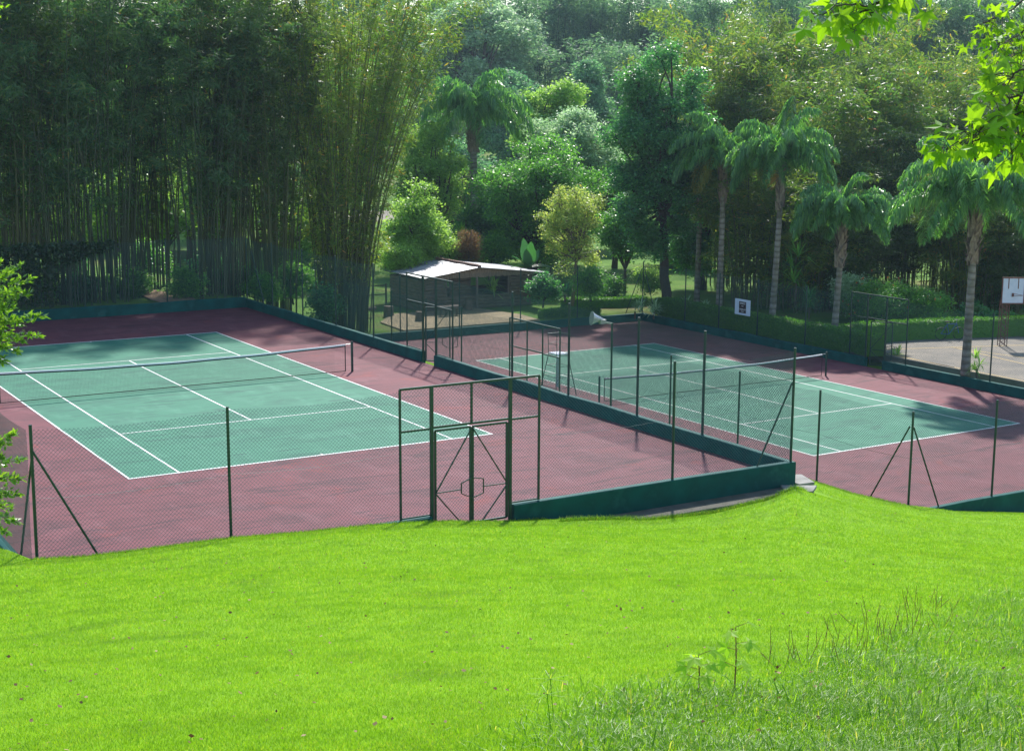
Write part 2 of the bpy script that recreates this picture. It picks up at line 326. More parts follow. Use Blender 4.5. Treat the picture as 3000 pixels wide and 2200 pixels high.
def tennis_net(w, x0, x1, label, lost=0):
    y = L/2; t = thing('tennis_net', label, 'net', w((x0+x1)/2, y, 0)); o = np.array(w((x0+x1)/2, y, 0))
    for x in (x0, x1):
        m = MB(); m.tube([w(x, y, 0), w(x, y, 1.1)], .045, 10); m.tube([w(x, y, 1.1), w(x, y, 1.13)], [.055, .03], 10)
        m.tube([w(x, y-.07, .55), w(x, y+.07, .55)], .015, 6); m.build('net_post', MT['post'], t, o)
    n = 60; xs = np.linspace(x0+.22 if x0 < 0 else x0, x1-.28, n); xs[0] = x0+.25
    def top(x): u = (x-(x0+x1)/2)/((x1-x0)/2); return .93+.13*u*u + .006*math.sin(x*2.1)
    m = MB()
    for z0, z1, th in ((-.05, .0, .02),):
        V = []; F = []
        for i, x in enumerate(xs):
            for s_, zz in ((-1, z0), (-1, z1), (1, z1), (1, z0)): V.append(w(x, y+s_*th, top(x)+zz))
        for i in range(n-1):
            for k in range(4): F.append((i*4+k, i*4+(k+1) % 4, (i+1)*4+(k+1) % 4, (i+1)*4+k))
        m.add(V, F)
    m.build('net_tape', MT['tape'], t, o)
    m = MB()
    def band(a, b):
        V = []; F = []
        for x in xs: V += [w(x, y-.006, a(x)), w(x, y-.006, b(x)), w(x, y+.006, b(x)), w(x, y+.006, a(x))]
        for i in range(n-1):
            for k in range(4): F.append((i*4+k, i*4+(k+1) % 4, (i+1)*4+(k+1) % 4, (i+1)*4+k))
        m.add(V, F)
    band(lambda x: top(x)-.095, lambda x: top(x)-.052); band(lambda x: .03, lambda x: .055)
    for x in (xs[0], xs[-1]): m.add([w(x-.02, y-.01, .03), w(x+.02, y-.01, .03), w(x+.02, y-.01, top(x)), w(x-.02, y-.01, top(x))], [(0, 1, 2, 3)])
    m.build('net_band', MT['net'], t, o)
    m = MB(); r = .0016; sp = .045
    gx = np.arange(xs[0], xs[-1], sp)
    for x in gx: m.tube([w(x, y, .04), w(x, y, top(x)-.1)], r*1.1, 3, False)
    for k in range(19):
        f = (k+.5)/19; m.tube([w(x, y+.004, .04+f*(top(x)-.16)) for x in xs[::3]], r*1.1, 3, False)
    m.build('net_mesh', MT['net'], t, o)
    for x in (x0, x1):
        q = MB(); s_ = 1 if x == x0 else -1
        q.tube([w(x, y, 1.04), w(x+s_*.26, y, top(x+s_*.26)-.02)], .008, 5); q.build('net_cable', MT['steel'], t, o)
tennis_net(w1, -.914, W+.93, 'long tennis net across the near upper court with a sagging white tape')
tennis_net(w2, -.95, W+.95, 'tennis net across the lower court to the right, seen through the double fence')

# ------------------------------------------------------------------ low walls
def wall(x0, x1, y0, y1, z0, z1, label):
    m = MB(); c = ((x0+x1)/2, (y0+y1)/2, z0); nseg = max(1, int(max(x1-x0, y1-y0)/2.2))
    # a run of cast lengths whose tops are a few mm out of line
    if x1-x0 > y1-y0: P = [(x0+(x1-x0)*i/nseg) for i in range(nseg+1)]; prof = [(y0, z0), (y1, z0), (y1, z1-.015), (y1-.015, z1), (y0+.015, z1), (y0, z1-.015)]; ax = 0
    else: P = [(y0+(y1-y0)*i/nseg) for i in range(nseg+1)]; prof = [(x0, z0), (x1, z0), (x1, z1-.015), (x1-.015, z1), (x0+.015, z1), (x0, z1-.015)]; ax = 1
    V = []; F = []; n = 6
    for i, p in enumerate(P):
        dz = .012*math.sin(p*1.7)+.008*math.sin(p*4.1)
        for a, z in prof: V.append((p, a, z+(dz if z > z0 else 0)) if ax == 0 else (a, p, z+(dz if z > z0 else 0)))
    for i in range(len(P)-1):
        for k in range(n): F.append((i*n+k, i*n+(k+1) % n, (i+1)*n+(k+1) % n, (i+1)*n+k))
    F.append(tuple(range(n))[::-1]); F.append(tuple((len(P)-1)*n+k for k in range(n)))
    m.add(V, F); o = m.build('low_wall', MT['wall'], None, c)
    import bmesh
    b = bmesh.new(); b.from_mesh(o.data); bmesh.ops.recalc_face_normals(b, faces=b.faces); b.to_mesh(o.data); b.free()
    return tag(o, label, 'wall', 'low green painted walls round the tennis courts')
wall(-4.35, 15.1, 31.0, 31.2, -.3, .5, 'low blue green wall closing the far end of the upper court below the bamboo')
wall(15.1, 15.3, 12.55, 31.2, -3, .40, 'low green wall running back from the open gate between the two courts to the bamboo')
wall(15.1, 15.3, -8.4, 11.5, -3, .40, 'long low green wall between the two courts from the open gate to the near corner')
wall(6.62, 15.1, -8.4, -8.2, -3, .385, 'low dark green wall at the near end of the upper court right of the front gate')
wall(-4.35, 4.45, -8.4, -8.2, -1, .385, 'low wall at the near end of the upper court left of the front gate, sunk behind the lawn')
wall(-4.45, -4.25, -8.2, 31.0, -1, .40, 'low green wall down the left side of the upper court')
wall(20.95, 40.3, 32.45, 32.65, -3, -2.10, 'low blue green wall at the far end of the lower court in front of the log cabin')
wall(40.1, 40.3, 14.25, 32.45, -3, -2.10, 'low blue wall along the clipped hedge on the far side of the lower court')
wall(40.1, 40.3, -7.1, 13.1, -3, -2.10, 'low blue wall on the far side of the lower court beside the basketball court')
wall(21.1, 40.1, -7.1, -6.9, -3, -2.10, 'low dark green wall at the near end of the lower court at the right edge')
wall(20.95, 21.1, -7.1, 32.45, -3, -2.12, 'low wall along the near left side of the lower court behind the long wall')

# ------------------------------------------------------------------ chain link fences
def chain_mesh(a, b, z0, z1, sp=.085, r=.0033, sag=.05, zz=True):
    """diagonal woven wires between a and b (xy), from z0 to z1; the top edge sags between posts"""
    a = np.array(a, float); b = np.array(b, float); Ln = np.linalg.norm(b-a); u = (b-a)/Ln; H = z1-z0
    m = MB(); nseg = 5; P0 = []; P1 = []; fam = []
    k = np.arange(-H, Ln+H, sp)
    for f, sgn in ((0, 1), (1, -1)):
        s0 = k; s1 = k + sgn*H                       # s at bottom / top
        # clip to 0..Ln
        t0 = np.zeros_like(k); t1 = np.ones_like(k)
        with np.errstate(divide='ignore'):
            ta = (0-s0)/(s1-s0); tb = (Ln-s0)/(s1-s0)
        lo = np.minimum(ta, tb); hi = np.maximum(ta, tb)
        t0 = np.maximum(t0, lo); t1 = np.minimum(t1, hi); ok = t1 > t0+.01
        s0, s1, t0, t1 = s0[ok], s1[ok], t0[ok], t1[ok]
        tt = t0[:, None] + (t1-t0)[:, None]*np.linspace(0, 1, nseg)[None, :]
        ss = s0[:, None] + (s1-s0)[:, None]*tt; hh = tt*H
        hh = hh*(1-sag/H*np.sin(np.clip(ss/Ln, 0, 1)*math.pi)*tt)
        wob = .012*np.sin(ss*1.3+hh*2.0)
        n2 = np.array([-u[1], u[0]])
        X = a[0]+u[0]*ss+n2[0]*(wob+(.002 if f else -.002)); Y = a[1]+u[1]*ss+n2[1]*(wob+(.002 if f else -.002)); Z = z0+hh
        C = np.stack([X, Y, Z], -1)                  # (K,nseg,3)
        up = np.array([0, 0, 1.0]); side = np.array([u[0], u[1], 0]); nn = np.array([n2[0], n2[1], 0])
        perp = (side*(-sgn)+up)/math.sqrt(2) if sgn == 1 else (side+up)/math.sqrt(2)
        offs = np.stack([perp*r, -perp*r*.5+nn*r*.87, -perp*r*.5-nn*r*.87])
        V = C[:, :, None, :] + offs[None, None]
        K = len(C); idx = np.arange(K*nseg*3).reshape(K, nseg, 3)
        F = []
        for q in range(3):
            q2 = (q+1) % 3
            F.append(np.stack([idx[:, :-1, q], idx[:, :-1, q2], idx[:, 1:, q2], idx[:, 1:, q]], -1).reshape(-1, 4))
        m.add(V.reshape(-1, 3), np.concatenate(F))
    return m
def fence(label, pts, zb, zt, posts, braces=(), gaps=(), pr=.034, line=None, sag=.05, sp=.085, r=.0033, foot=None):
    """pts: polyline in xy holding the mesh bays; posts: list of (x, y, zb, zt)"""
    c = pts[len(pts)//2]; t = thing('chain_link_fence', label, 'fence', (c[0], c[1], zb)); o = (c[0], c[1], zb)
    m = MB()
    for i in range(len(pts)-1):
        if i in gaps: continue
        q = chain_mesh(pts[i], pts[i+1], zb+.02, zt-.04, sp=sp, r=r, sag=sag); m.add(np.concatenate(q.V), np.concatenate([f+0 for f in _off(q)]))
    m.build('chain_mesh', MT['wire'], t, o)
    if line is not None:                             # the seam wire woven through the mesh part way up
        q = MB()
        for i in range(len(pts)-1):
            if i in gaps: continue
            a, b = np.array(pts[i]), np.array(pts[i+1]); n = 24
            q.tube([(*(a+(b-a)*k/n), line-.08*math.sin(k/n*math.pi)+.012*(k % 2)) for k in range(n+1)], .004, 3, False)
        q.build('seam_wire', MT['wire'], t, o)
    for (x, y, b0, b1) in posts:
        q = MB(); q.tube([(x, y, b0), (x+.01*math.sin(x), y, b1)], pr, 8); q.tube([(x+.01*math.sin(x), y, b1), (x+.01*math.sin(x), y, b1+.015)], [pr*1.15, pr*.9], 8); q.build('post', MT['post'], t, o)
    for (a, b) in braces:
        q = MB(); q.tube([a, b], .024, 8); q.build('brace', MT['post'], t, o)
    return t
def _off(q):
    return q.F
T1, WT = 3.38, .385
yf = -8.3
fence('front chain link fence along the lawn edge left of the double gate', [(-4.27, yf), (-.28, yf), (3.7, yf)], WT-.05, T1,
      [(-4.27, yf, -.2, T1+.04), (-.28, yf, .2, T1)], [((-4.25, yf, 2.92), (-3.0, yf, .5)), ((-4.27, yf, 2.75), (-4.33, -7.1, .4))], line=1.95, pr=.033, sag=.10)
fence('front chain link fence on the dark green wall right of the double gate', [(7.34, yf), (11.3, yf), (15.2, yf)], WT, T1,
      [(11.3, yf, WT, T1), (15.2, yf, WT, T1+.03)], [((15.15, yf, 2.5), (14.05, yf, .40))], line=1.95, pr=.034, sag=.10)
fence('left side chain link fence of the upper court', [(-4.35, -8.3), (-4.35, -4.3), (-4.35, -.3), (-4.35, 3.7), (-4.35, 7.7), (-4.35, 11.7), (-4.35, 15.7), (-4.35, 19.7), (-4.35, 23.7), (-4.35, 27.5), (-4.35, 31.1)], .4, T1,
      [(-4.35, y, .4, T1) for y in (-4.3, -.3, 3.7, 7.7, 11.7, 15.7, 19.7, 23.7, 27.5)], line=1.95)
fence('chain link fence on the middle wall from the open gate to the near corner', [(15.2, 10.2), (15.2, 5.95), (15.2, 2.4), (15.2, -1.4), (15.2, -4.57), (15.2, -8.3)], .40, T1,
      [(15.2, y, .39, T1) for y in (5.95, 2.4, -1.4, -4.57)], [], line=1.95, pr=.04)
fence('chain link fence on the middle wall behind the open gate to the bamboo', [(15.2, 13.9), (15.2, 16.9), (15.2, 20.6), (15.2, 24.2), (15.2, 27.8), (15.2, 31.1)], .40, T1,
      [(15.2, y, .39, T1) for y in (16.9, 20.6, 24.2, 27.8, 31.1)], [((15.2, 30.4, 2.8), (15.2, 28.9, .45))], line=1.95, pr=.036)
fence('far chain link fence of the upper court against the bamboo grove', [(-4.3, 31.1), (-.5, 31.1), (3.4, 31.1), (7.3, 31.1), (11.2, 31.1), (15.1, 31.1)], .5, T1+.1,
      [(x, 31.1, .48, T1+.1) for x in (-4.3, -.5, 3.4, 7.3, 11.2)])
T2, W2 = .90, -2.10
fence('chain link fence just beyond the long middle wall, left of the lower court', [(21.03, -7.0), (21.03, -3.1), (21.03, .8), (21.03, 4.6), (21.03, 8.3), (21.03, 11.9)], W2, T2,
      [(21.03, y, W2, T2) for y in (-7.0, -3.1, .8, 4.6)], [((21.03, -6.9, .45), (21.03, -5.4, -2.1)), ((21.08, -7.0, .45), (22.3, -7.0, -2.1))], line=-.5)
fence('chain link fence at the left of the lower court running back to the log cabin', [(21.03, 15.8), (21.03, 20.0), (21.03, 23.4), (21.03, 27.0), (21.03, 32.5)], W2, T2,
      [(21.03, y, W2, T2) for y in (20.0, 23.4, 27.0, 32.5)], line=-.5)
fence('near end chain link fence of the lower court at the right edge', [(21.03, -7.0), (24.6, -7.0), (28.5, -7.0), (32.4, -7.0), (36.3, -7.0), (40.2, -7.0)], W2, T2,
      [(x, -7.0, W2, T2) for x in (24.6, 28.5, 32.4, 36.3, 40.2)], line=-.5)
fence('far end chain link fence of the lower court in front of the log cabin', [(21.03, 32.55), (24.3, 32.55), (27.9, 32.55), (31.8, 32.55), (35.6, 32.55), (40.2, 32.55)], W2, T2,
      [(x, 32.55, W2, T2) for x in (24.3, 27.9, 31.8, 35.6, 40.2)], [((40.1, 32.55, .5), (39.0, 32.55, -2.05)), ((40.2, 32.4, .5), (40.2, 31.3, -2.05))], sp=.10, r=.003)
fence('chain link fence along the clipped hedge on the far side of the lower court', [(40.2, 32.55), (40.2, 28.5), (40.2, 25.5), (40.2, 22.3), (40.2, 18.6), (40.2, 15.4)], W2, T2,
      [(40.2, y, W2, T2) for y in (28.5, 25.5, 22.3, 18.6)], sp=.10, r=.003)
fence('chain link fence beside the basketball court', [(40.2, 11.7), (40.2, 6.7), (40.2, 2.6), (40.2, -2.2), (40.2, -7.0)], W2, T2,
      [(40.2, y, W2, T2) for y in (6.7, 2.6, -2.2)], sp=.10, r=.003)

# ------------------------------------------------------------------ gates
def pull(m, cx, cz, axis, c0, s=1):               # the little hexagonal handle cage on a gate door
    pts = [(-.28, -.10), (-.28, .14), (0, .24), (.30, .18), (.30, -.16), (0, -.24)]
    P = [((cx+a, c0-.08, cz+b) if axis == 0 else (c0-.08, cx+a, cz+b)) for a, b in pts]
    for i in range(6): m.beam(P[i], P[(i+1) % 6], .022)
def gate_frame(label, axis, c0, u, zb, zt, zmid, thick=(), wallz=None):
    """u: the four upright positions along the axis; a top rail over all, a mid rail, mesh in the side and top lights"""
    def q(a, z, off=0): return (a, c0+off, z) if axis == 0 else (c0+off, a, z)
    c = q((u[1]+u[2])/2, zb); t = thing('gate_frame', label, 'gate frame', c)
    m = MB(); m.beam(q(u[0], zt), q(u[3], zt), .05); m.build('top_rail', MT['post'], t, c)
    m = MB(); m.beam(q(u[0]+.02, zmid), q(u[1], zmid), .045); m.beam(q(u[2], zmid), q(u[3]-.02, zmid), .045); m.beam(q(u[1], zmid+.02), q(u[2], zmid+.02), .05, .05); m.build('mid_rail', MT['post'], t, c)
    for i, a in enumerate(u):
        w_ = .075 if i in (1, 2) and thick else .042
        m = MB(); m.beam(q(a, zb if i in (1, 2) else (wallz if wallz is not None else zb)), q(a, zt), w_, .06 if w_ > .06 else .05); m.build('post', MT['post'], t, c)
    m = MB(); m.beam(q((u[1]+u[2])/2, zmid), q((u[1]+u[2])/2, zt), .045); 
    if u[2]-u[1] > 1.5: m.build('mullion', MT['post'], t, c)
    m = MB()
    for a, b, z0, z1 in ((u[0], u[1], wallz if wallz is not None else zb, zt), (u[1], u[2], zmid, zt), (u[2], u[3], wallz if wallz is not None else zb, zt)):
        A = q(a, 0)[:2]; B = q(b, 0)[:2]; k = chain_mesh(A, B, z0+.03, z1, sag=.01); m.add(np.concatenate(k.V), np.concatenate(k.F))
    m.build('chain_mesh', MT['wire'], t, c)
    m = MB()
    if wallz is not None:
        m.beam(q(u[0], wallz+.03), q(u[1], wallz+.03), .03); m.beam(q(u[2], wallz+.03), q(u[3], wallz+.03), .03); m.build('sill_rail', MT['post'], t, c)
    return t
# front double gate of the upper court
g = gate_frame('tall front gate frame at the lawn edge holding the closed double gate', 0, yf, (3.70, 4.49, 6.55, 7.34), .02, 3.38, 2.42, thick=(1, 2), wallz=.40)
def leaf_door(label, a, b, zb, zt, hinge, axis, c0, cagey=True):
    def q(s, z, off=0): return (s, c0+off, z) if axis == 0 else (c0+off, s, z)
    c = q(hinge, zb); t = thing('gate_door', label, 'gate', c)
    m = MB(); e = .03; A, B = (a+e, b-e)
    for p_, r_ in (((A, zb+.05), (A, zt)), ((B, zb+.05), (B, zt)), ((A, zt), (B, zt)), ((A, zb+.05), (B, zb+.05))): m.beam(q(*p_), q(*r_), .045)
    m.build('door_frame', MT['post'], t, c)
    m = MB(); inner = B if hinge < (a+b)/2 else A; outer = A if hinge < (a+b)/2 else B; zm = (zb+zt)/2-.28
    m.beam(q(inner, zt-.05, -.03), q(outer, zm, -.03), .026); m.beam(q(outer, zm-.03, -.03), q(inner+(outer-inner)*.25, zb+.05, -.03), .026); m.build('diagonal_brace', MT['post'], t, c)
    m = MB(); m.beam(q(outer, zm, -.05), q(inner+(outer-inner)*.28, zm+.01, -.05), .022); m.build('door_bar', MT['post'], t, c)
    m = MB(); k = chain_mesh(q(A, 0)[:2], q(B, 0)[:2], zb+.06, zt, sag=0); m.add(np.concatenate(k.V), np.concatenate(k.F)); m.build('chain_mesh', MT['wire'], t, c)
    if cagey:
        m = MB(); pull(m, inner+(outer-inner)*.0 + (.0), zm+.02, axis, c0); m.build('handle_cage', MT['post'], t, c)
    return t
leaf_door('left leaf of the closed front double gate with the hexagonal handle cage', 4.55, 5.52, .05, 2.36, 4.55, 0, yf, True)
leaf_door('right leaf of the closed front double gate with crossed diagonal braces', 5.52, 6.49, .05, 2.36, 6.49, 0, yf, False)
# open gate in the wall between the courts
gate_frame('gate frame of dark green posts in the middle of the wall between the courts', 1, 15.2, (10.2, 11.5, 12.55, 13.9), .02, 3.30, 2.25, thick=(1, 2), wallz=.42)
t = leaf_door('narrow gate door standing ajar behind the middle gate frame', 0, 1.0, .05, 2.15, 0, 0, 0, True)
t.location = (15.25, 12.5, .0); t.rotation_euler = (0, 0, R(-38))
# gate frame on the left of the lower court
gate_frame('gate frame on the left side of the lower court in front of the umpire chair', 1, 21.03, (11.9, 13.2, 14.4, 15.8), -2.5, .93, -.25, wallz=-2.1)
# gate frame on the far side near the basketball court
gate_frame('tall gate frame between the hedge end and the basketball court', 1, 40.2, (11.7, 13.05, 14.3, 15.4), -2.5, .95, -.2, thick=(1, 2), wallz=-2.1)
t = leaf_door('open gate door in front of the rounded hedge end', 0, 1.1, .05, 2.2, 0, 0, 0, True)
t.location = (40.3, 14.15, -2.5); t.rotation_euler = (0, 0, R(-62))

# ------------------------------------------------------------------ floodlight, umpire chair
c = (21.03, 8.3, -2.1); t = thing('floodlight', 'round silver floodlight on a green pole at the left fence of the lower court', 'floodlight', c)
m = MB(); m.tube([(21.03, 8.3, -2.1), (21.03, 8.3, 1.62)], .042, 10); m.build('pole', MT['post'], t, c)
m = MB(); m.beam((21.03, 8.3, 1.6), (20.72, 8.42, 1.66), .06); m.box(20.55, 20.80, 8.36, 8.50, 1.60, 1.76); m.build('bracket', MT['steel'], t, c)
ax = np.array([-.88, .25, .12]); ax /= np.linalg.norm(ax); b0 = np.array([20.72, 8.45, 1.76])
m = MB(); m.tube([b0+ax*s for s in (0, .05, .07, .24, .40, .45, .465)], [.04, .05, .07, .13, .21, .26, .265], 24, False); m.build('reflector', MT['lampsteel'], t, c, smooth=True)
m = MB(); m.tube([b0+ax*.46, b0+ax*.466, b0+ax*.472], [.25, .26, .0], 24, True); m.build('lens', MT['lampsteel'], t, c)

c = np.array([23.35, 15.6, -2.534]); t = thing('umpire_chair', 'tall green tube umpire chair with a white seat on the lower court', 'umpire chair', c)
lg = [(-.42, -.55), (.42, -.55), (.42, .55), (-.42, .55)]; tp = [(-.28, -.32), (.28, -.32), (.28, .32), (-.28, .32)]
for a, b in zip(lg, tp):
    m = MB(); m.tube([c+[a[0]*1.25, a[1]*1.2, 0], c+[b[0], b[1], 1.75]], .018, 6); m.build('leg', MT['post'], t, c)
m = MB()
for h in (.35, .8, 1.25, 1.7):
    f = h/1.75; R4 = [c+[a[0]*1.25+(b[0]-a[0]*1.25)*f, a[1]*1.2+(b[1]-a[1]*1.2)*f, h] for a, b in zip(lg, tp)]
    for i in range(4): m.tube([R4[i], R4[(i+1) % 4]], .012, 5)
m.build('rung', MT['post'], t, c)
m = MB(); m.box(c[0]-.29, c[0]+.29, c[1]-.33, c[1]+.33, c[2]+1.76, c[2]+1.80); m.build('seat', MT['white'], t, c)
m = MB()
for b in tp: m.tube([c+[b[0], b[1], 1.75], c+[b[0]*1.1, b[1]*1.1, 2.62]], .014, 5)
for h in (2.2, 2.62):
    s_ = 1+.1*(h-1.75)/.87
    for i in (2, 3, 1): m.tube([c+[tp[i][0]*s_, tp[i][1]*s_, h], c+[tp[(i+1) % 4][0]*s_, tp[(i+1) % 4][1]*s_, h]], .012, 5)
m.build('backrest', MT['post'], t, c)
# loose white board leaning at the chair
m = MB(); m.box(22.35, 22.40, 14.0, 14.2, -1.9, -.6); tag(m.build('scoreboard', MT['white'], None, (22.37, 14.1, -1.9), bevel=.01), 'narrow pale board on the fence beside the umpire chair', 'board')

# ------------------------------------------------------------------ concrete slabs outside the near corner
m = MB(); m.box(7.5, 15.28, -9.15, -8.41, -.7, -.235); tag(m.build('footpath', MT['oldslab'], None, (11, -8.8, -.7), bevel=.02), kind='structure')
def slab(pts, z, label, sm='concrete'):
    m = MB(); n = len(pts); V = [(x, y, z) for x, y in pts]+[(x, y, z-.08) for x, y in pts]
    m.add(V, [tuple(range(n)), tuple(range(2*n-1, n-1, -1))]+[(i, i+n, (i+1) % n+n, (i+1) % n) for i in range(n)])
    o = m.build('concrete_slab', MT['concrete'], None, (pts[0][0], pts[0][1], z-.08), bevel=.01); tag(o, label, 'slab')
slab([(14.3, -9.22), (15.05, -9.35), (15.55, -8.95), (14.75, -8.45)], -.16, 'grey concrete slab lying in the grass off the near wall corner')
slab([(15.36, -8.5), (15.85, -8.55), (16.15, -7.7), (15.36, -7.4)], -.2, 'cracked pale slab in the grass right beside the wall corner')

# ------------------------------------------------------------------ patio, cabin, benches
m = MB(); V = [(24.6, 32.75), (33.2, 32.75), (33.4, 35.2), (32.6, 38.95), (27.0, 38.95), (24.9, 36.2)]
m.add([(x, y, -2.04) for x, y in V]+[(x, y, -2.5) for x, y in V], [tuple(range(6))]+[(i, i+6, (i+1) % 6+6, (i+1) % 6) for i in range(6)])
tag(m.build('patio', MT['patio']), kind='structure')
cb = (32.8, 41, -2.1); t = thing('log_cabin', 'low open sided log cabin with a pale tin roof behind the lower court', 'cabin', cb)
def logs(m, a, b, z0, z1, r=.11):
    z = z0+r
    while z < z1:
        e = .12*random.random(); a_ = np.array(a); b_ = np.array(b); d = (b_-a_)/np.linalg.norm(b_-a_)
        P_ = [(*(a_-d*e), z), (*((a_+b_)/2), z+.01), (*(b_+d*e), z)]; m.tube(P_, [r*(.9+.2*random.random()) for _ in P_], 8); z += r*1.85
m = MB(); logs(m, (29.2, 39.0), (30.4, 39.0), -2.1, -.15); m.build('front_wall', MT['log'], t, cb)
m = MB(); logs(m, (29.1, 39.2), (29.1, 43.2), -2.1, -.2); m.build('side_wall', MT['log'], t, cb)
m = MB(); logs(m, (35.0, 39.0), (36.4, 39.0), -2.1, -.2); m.build('front_wall', MT['log'], t, cb)
m = MB(); logs(m, (36.5, 39.2), (36.5, 43.2), -2.1, -.25); m.build('side_wall', MT['log'], t, cb)
m = MB(); logs(m, (30.5, 39.0), (34.9, 39.0), -2.1, -1.25); m.build('low_front_wall', MT['log'], t, cb)
m = MB(); logs(m, (29.3, 43.3), (32.0, 43.3), -2.1, -.2); logs(m, (32.1, 43.3), (36.4, 43.3), -2.1, -1.3); m.build('rear_wall', MT['log'], t, cb)
m = MB(); logs(m, (31.2, 39.6), (32.5, 39.6), -2.1, -.3); m.build('inner_wall', MT['log'], t, cb)
for x in (32.6,):
    m = MB(); m.tube([(x, 38.85, -2.1), (x, 38.85, .3)], .08, 8); m.build('post', MT['palebark'], t, cb)
for x in (30.55, 34.85):
    m = MB(); m.tube([(x, 38.95, -2.1), (x, 38.95, -.05)], .07, 8); m.build('post', MT['log'], t, cb)
# gable boards: upright planks under the roof line
m = MB(); x = 29.3
def roof_z(x): return -.04+(x-28.9)/(32.57-28.9)*.47 if x < 32.57 else .43-(x-32.57)/(37.2-32.57)*.52
while x < 36.9:
    zt_ = roof_z(x+.08)-.05; zb_ = min(zt_-.04, -.22+.06*random.random()); m.box(x, x+.15, 38.72+.01*random.random(), 38.76, zb_, zt_); x += .17
m.build('gable', MT['plank'], t, cb)
# roof: two corrugated sheets with real thickness
def roof(x0, z0, x1, z1):
    m = MB(); n = 70; ys = np.linspace(38.45, 43.9, n); V = []; F = []
    for i, y in enumerate(ys):
        dz = .018*(1 if i % 2 else -1) + .012*math.sin(y*3)
        for (xx, zz) in ((x0, z0), (x1, z1)): V += [(xx, y, zz+dz), (xx, y, zz+dz-.03)]
    for i in range(n-1):
        a = i*4; b = a+4; F += [(a, a+2, b+2, b), (a+1, b+1, b+3, a+3), (a, b, b+1, a+1), (a+2, a+3, b+3, b+2)]
    F += [(0, 1, 3, 2), ((n-1)*4, (n-1)*4+2, (n-1)*4+3, (n-1)*4+1)]
    m.add(V, F); return m
roof(28.85, -.05, 32.57, .44).build('roof', MT['tin'], t, cb); roof(32.57, .44, 37.2, -.09).build('roof', MT['tin'], t, cb)
m = MB(); y = 38.45
while y < 43.85: m.tube([(32.57, y, .46), (32.57, y+.3, .48)], [.10, .12], 8); y += .27
m.build('ridge', MT['tile'], t, cb)
def bench(c, n, label, axis=0, L_=1.1):
    t = thing('log_bench', label, 'bench', c)
    m = MB(); m.tube([(c[0]-L_/2, c[1], c[2]+.48), (c[0]+L_/2, c[1], c[2]+.48)], .10, 8); m.tube([(c[0]-L_/2, c[1]+.2, c[2]+.48), (c[0]+L_/2, c[1]+.2, c[2]+.48)], .10, 8); m.build('seat', MT['palebark'], t, c)
    for s_ in np.linspace(-L_/2+.12, L_/2-.12, n): m = MB(); m.tube([(c[0]+s_, c[1]+.1, c[2]), (c[0]+s_, c[1]+.1, c[2]+.4)], .06, 6); m.build('leg', MT['log'], t, c)
bench((29.5, 36.6, -2.04), 4, 'split log bench on the patio with many short legs', L_=1.3)
bench((25.3, 38.6, -2.1), 2, 'log bench on the grass left of the cabin, half behind the giant bamboo', L_=1.0)
def stump(c, r, h, label):
    m = MB(); m.tube([(c[0], c[1], c[2]), (c[0], c[1], c[2]+h*.5), (c[0]+.01, c[1], c[2]+h)], [r*1.1, r, r*.97], 12); tag(m.build('tree_stump', MT['log'], None, c), label, 'stump')
stump((27.1, 35.7, -2.04), .24, .5, 'short log stump seat alone on the patio')
stump((26.5, 38.4, -2.1), .28, .6, 'dark stump at the left edge of the patio by the bench')
stump((31.7, 38.3, -2.04), .22, .62, 'upright stump against the low front wall of the cabin')

# ------------------------------------------------------------------ rails and wires on the slope behind
def rail_fence(pts, label, h=.9):
    c = (*pts[0], float(far_z(*pts[0]))); t = thing('rail_fence', label, 'fence', c)
    P_ = [(x, y, float(far_z(x, y))) for x, y in pts]
    for p in P_: m = MB(); m.tube([p, (p[0], p[1], p[2]+h)], .06, 6); m.build('post', MT['palebark'], t, c)
    for a, b in zip(P_[:-1], P_[1:]):
        for f in (.5, .92): m = MB(); m.tube([(a[0], a[1], a[2]+h*f), (b[0], b[1], b[2]+h*f)], .04, 6); m.build('rail', MT['palebark'], t, c)
rail_fence([(34.5, 50), (37.5, 50.5), (40.5, 51)], 'pale wooden rail fence just above the cabin roof')
rail_fence([(44, 52), (47.5, 54), (51, 56), (54.5, 58)], 'long wooden rail fence up the grassy slope between the trees')
rail_fence([(24.3, 43.5), (26.8, 43.6), (29, 43.8)], 'two rail wooden fence left of the cabin side wall', 1.3)

# ------------------------------------------------------------------ basketball court with its hoop, bicycle
m = MB(); m.box(41.6, 56, -12, 17.2, -2.5, -2.13); bc = tag(m.build('basketball_court', MT['asphalt']), kind='structure')
m = MB()
def stripe(a, b, w_=.10, z=-2.124):
    a = np.array(a); b = np.array(b); d = (b-a)/np.linalg.norm(b-a); n = np.array([-d[1], d[0]])*w_/2
    m.add([(*(a-n), z), (*(b-n), z), (*(b+n), z), (*(a+n), z)], [(0, 1, 2, 3)])
stripe((46.35, 14.3), (42.0, -10)); stripe((41.9, 15.95), (41.7, 2)); stripe((41.9, 16.0), (55, 11.5)); stripe((46.35, 14.4), (47.9, 3)); stripe((42.1, 16.5), (40.5+1.3, 10.2))
m.build('painted_line', MT['yellow'], bc)
c = np.array([49.0, 13.6, -2.13]); t = thing('basketball_hoop', 'square white basketball backboard with a bent ring on a lattice mast', 'basketball hoop', c)
fr = np.array([.85, -.52, 0]); nr = np.array([-.52, -.85, 0])
m = MB()
for s1 in (-.18, .18):
    for s2 in (-.18, .18): m.tube([c+fr*s1+nr*s2, c+fr*s1+nr*s2+[0, 0, 2.3]], .022, 5)
z = 0
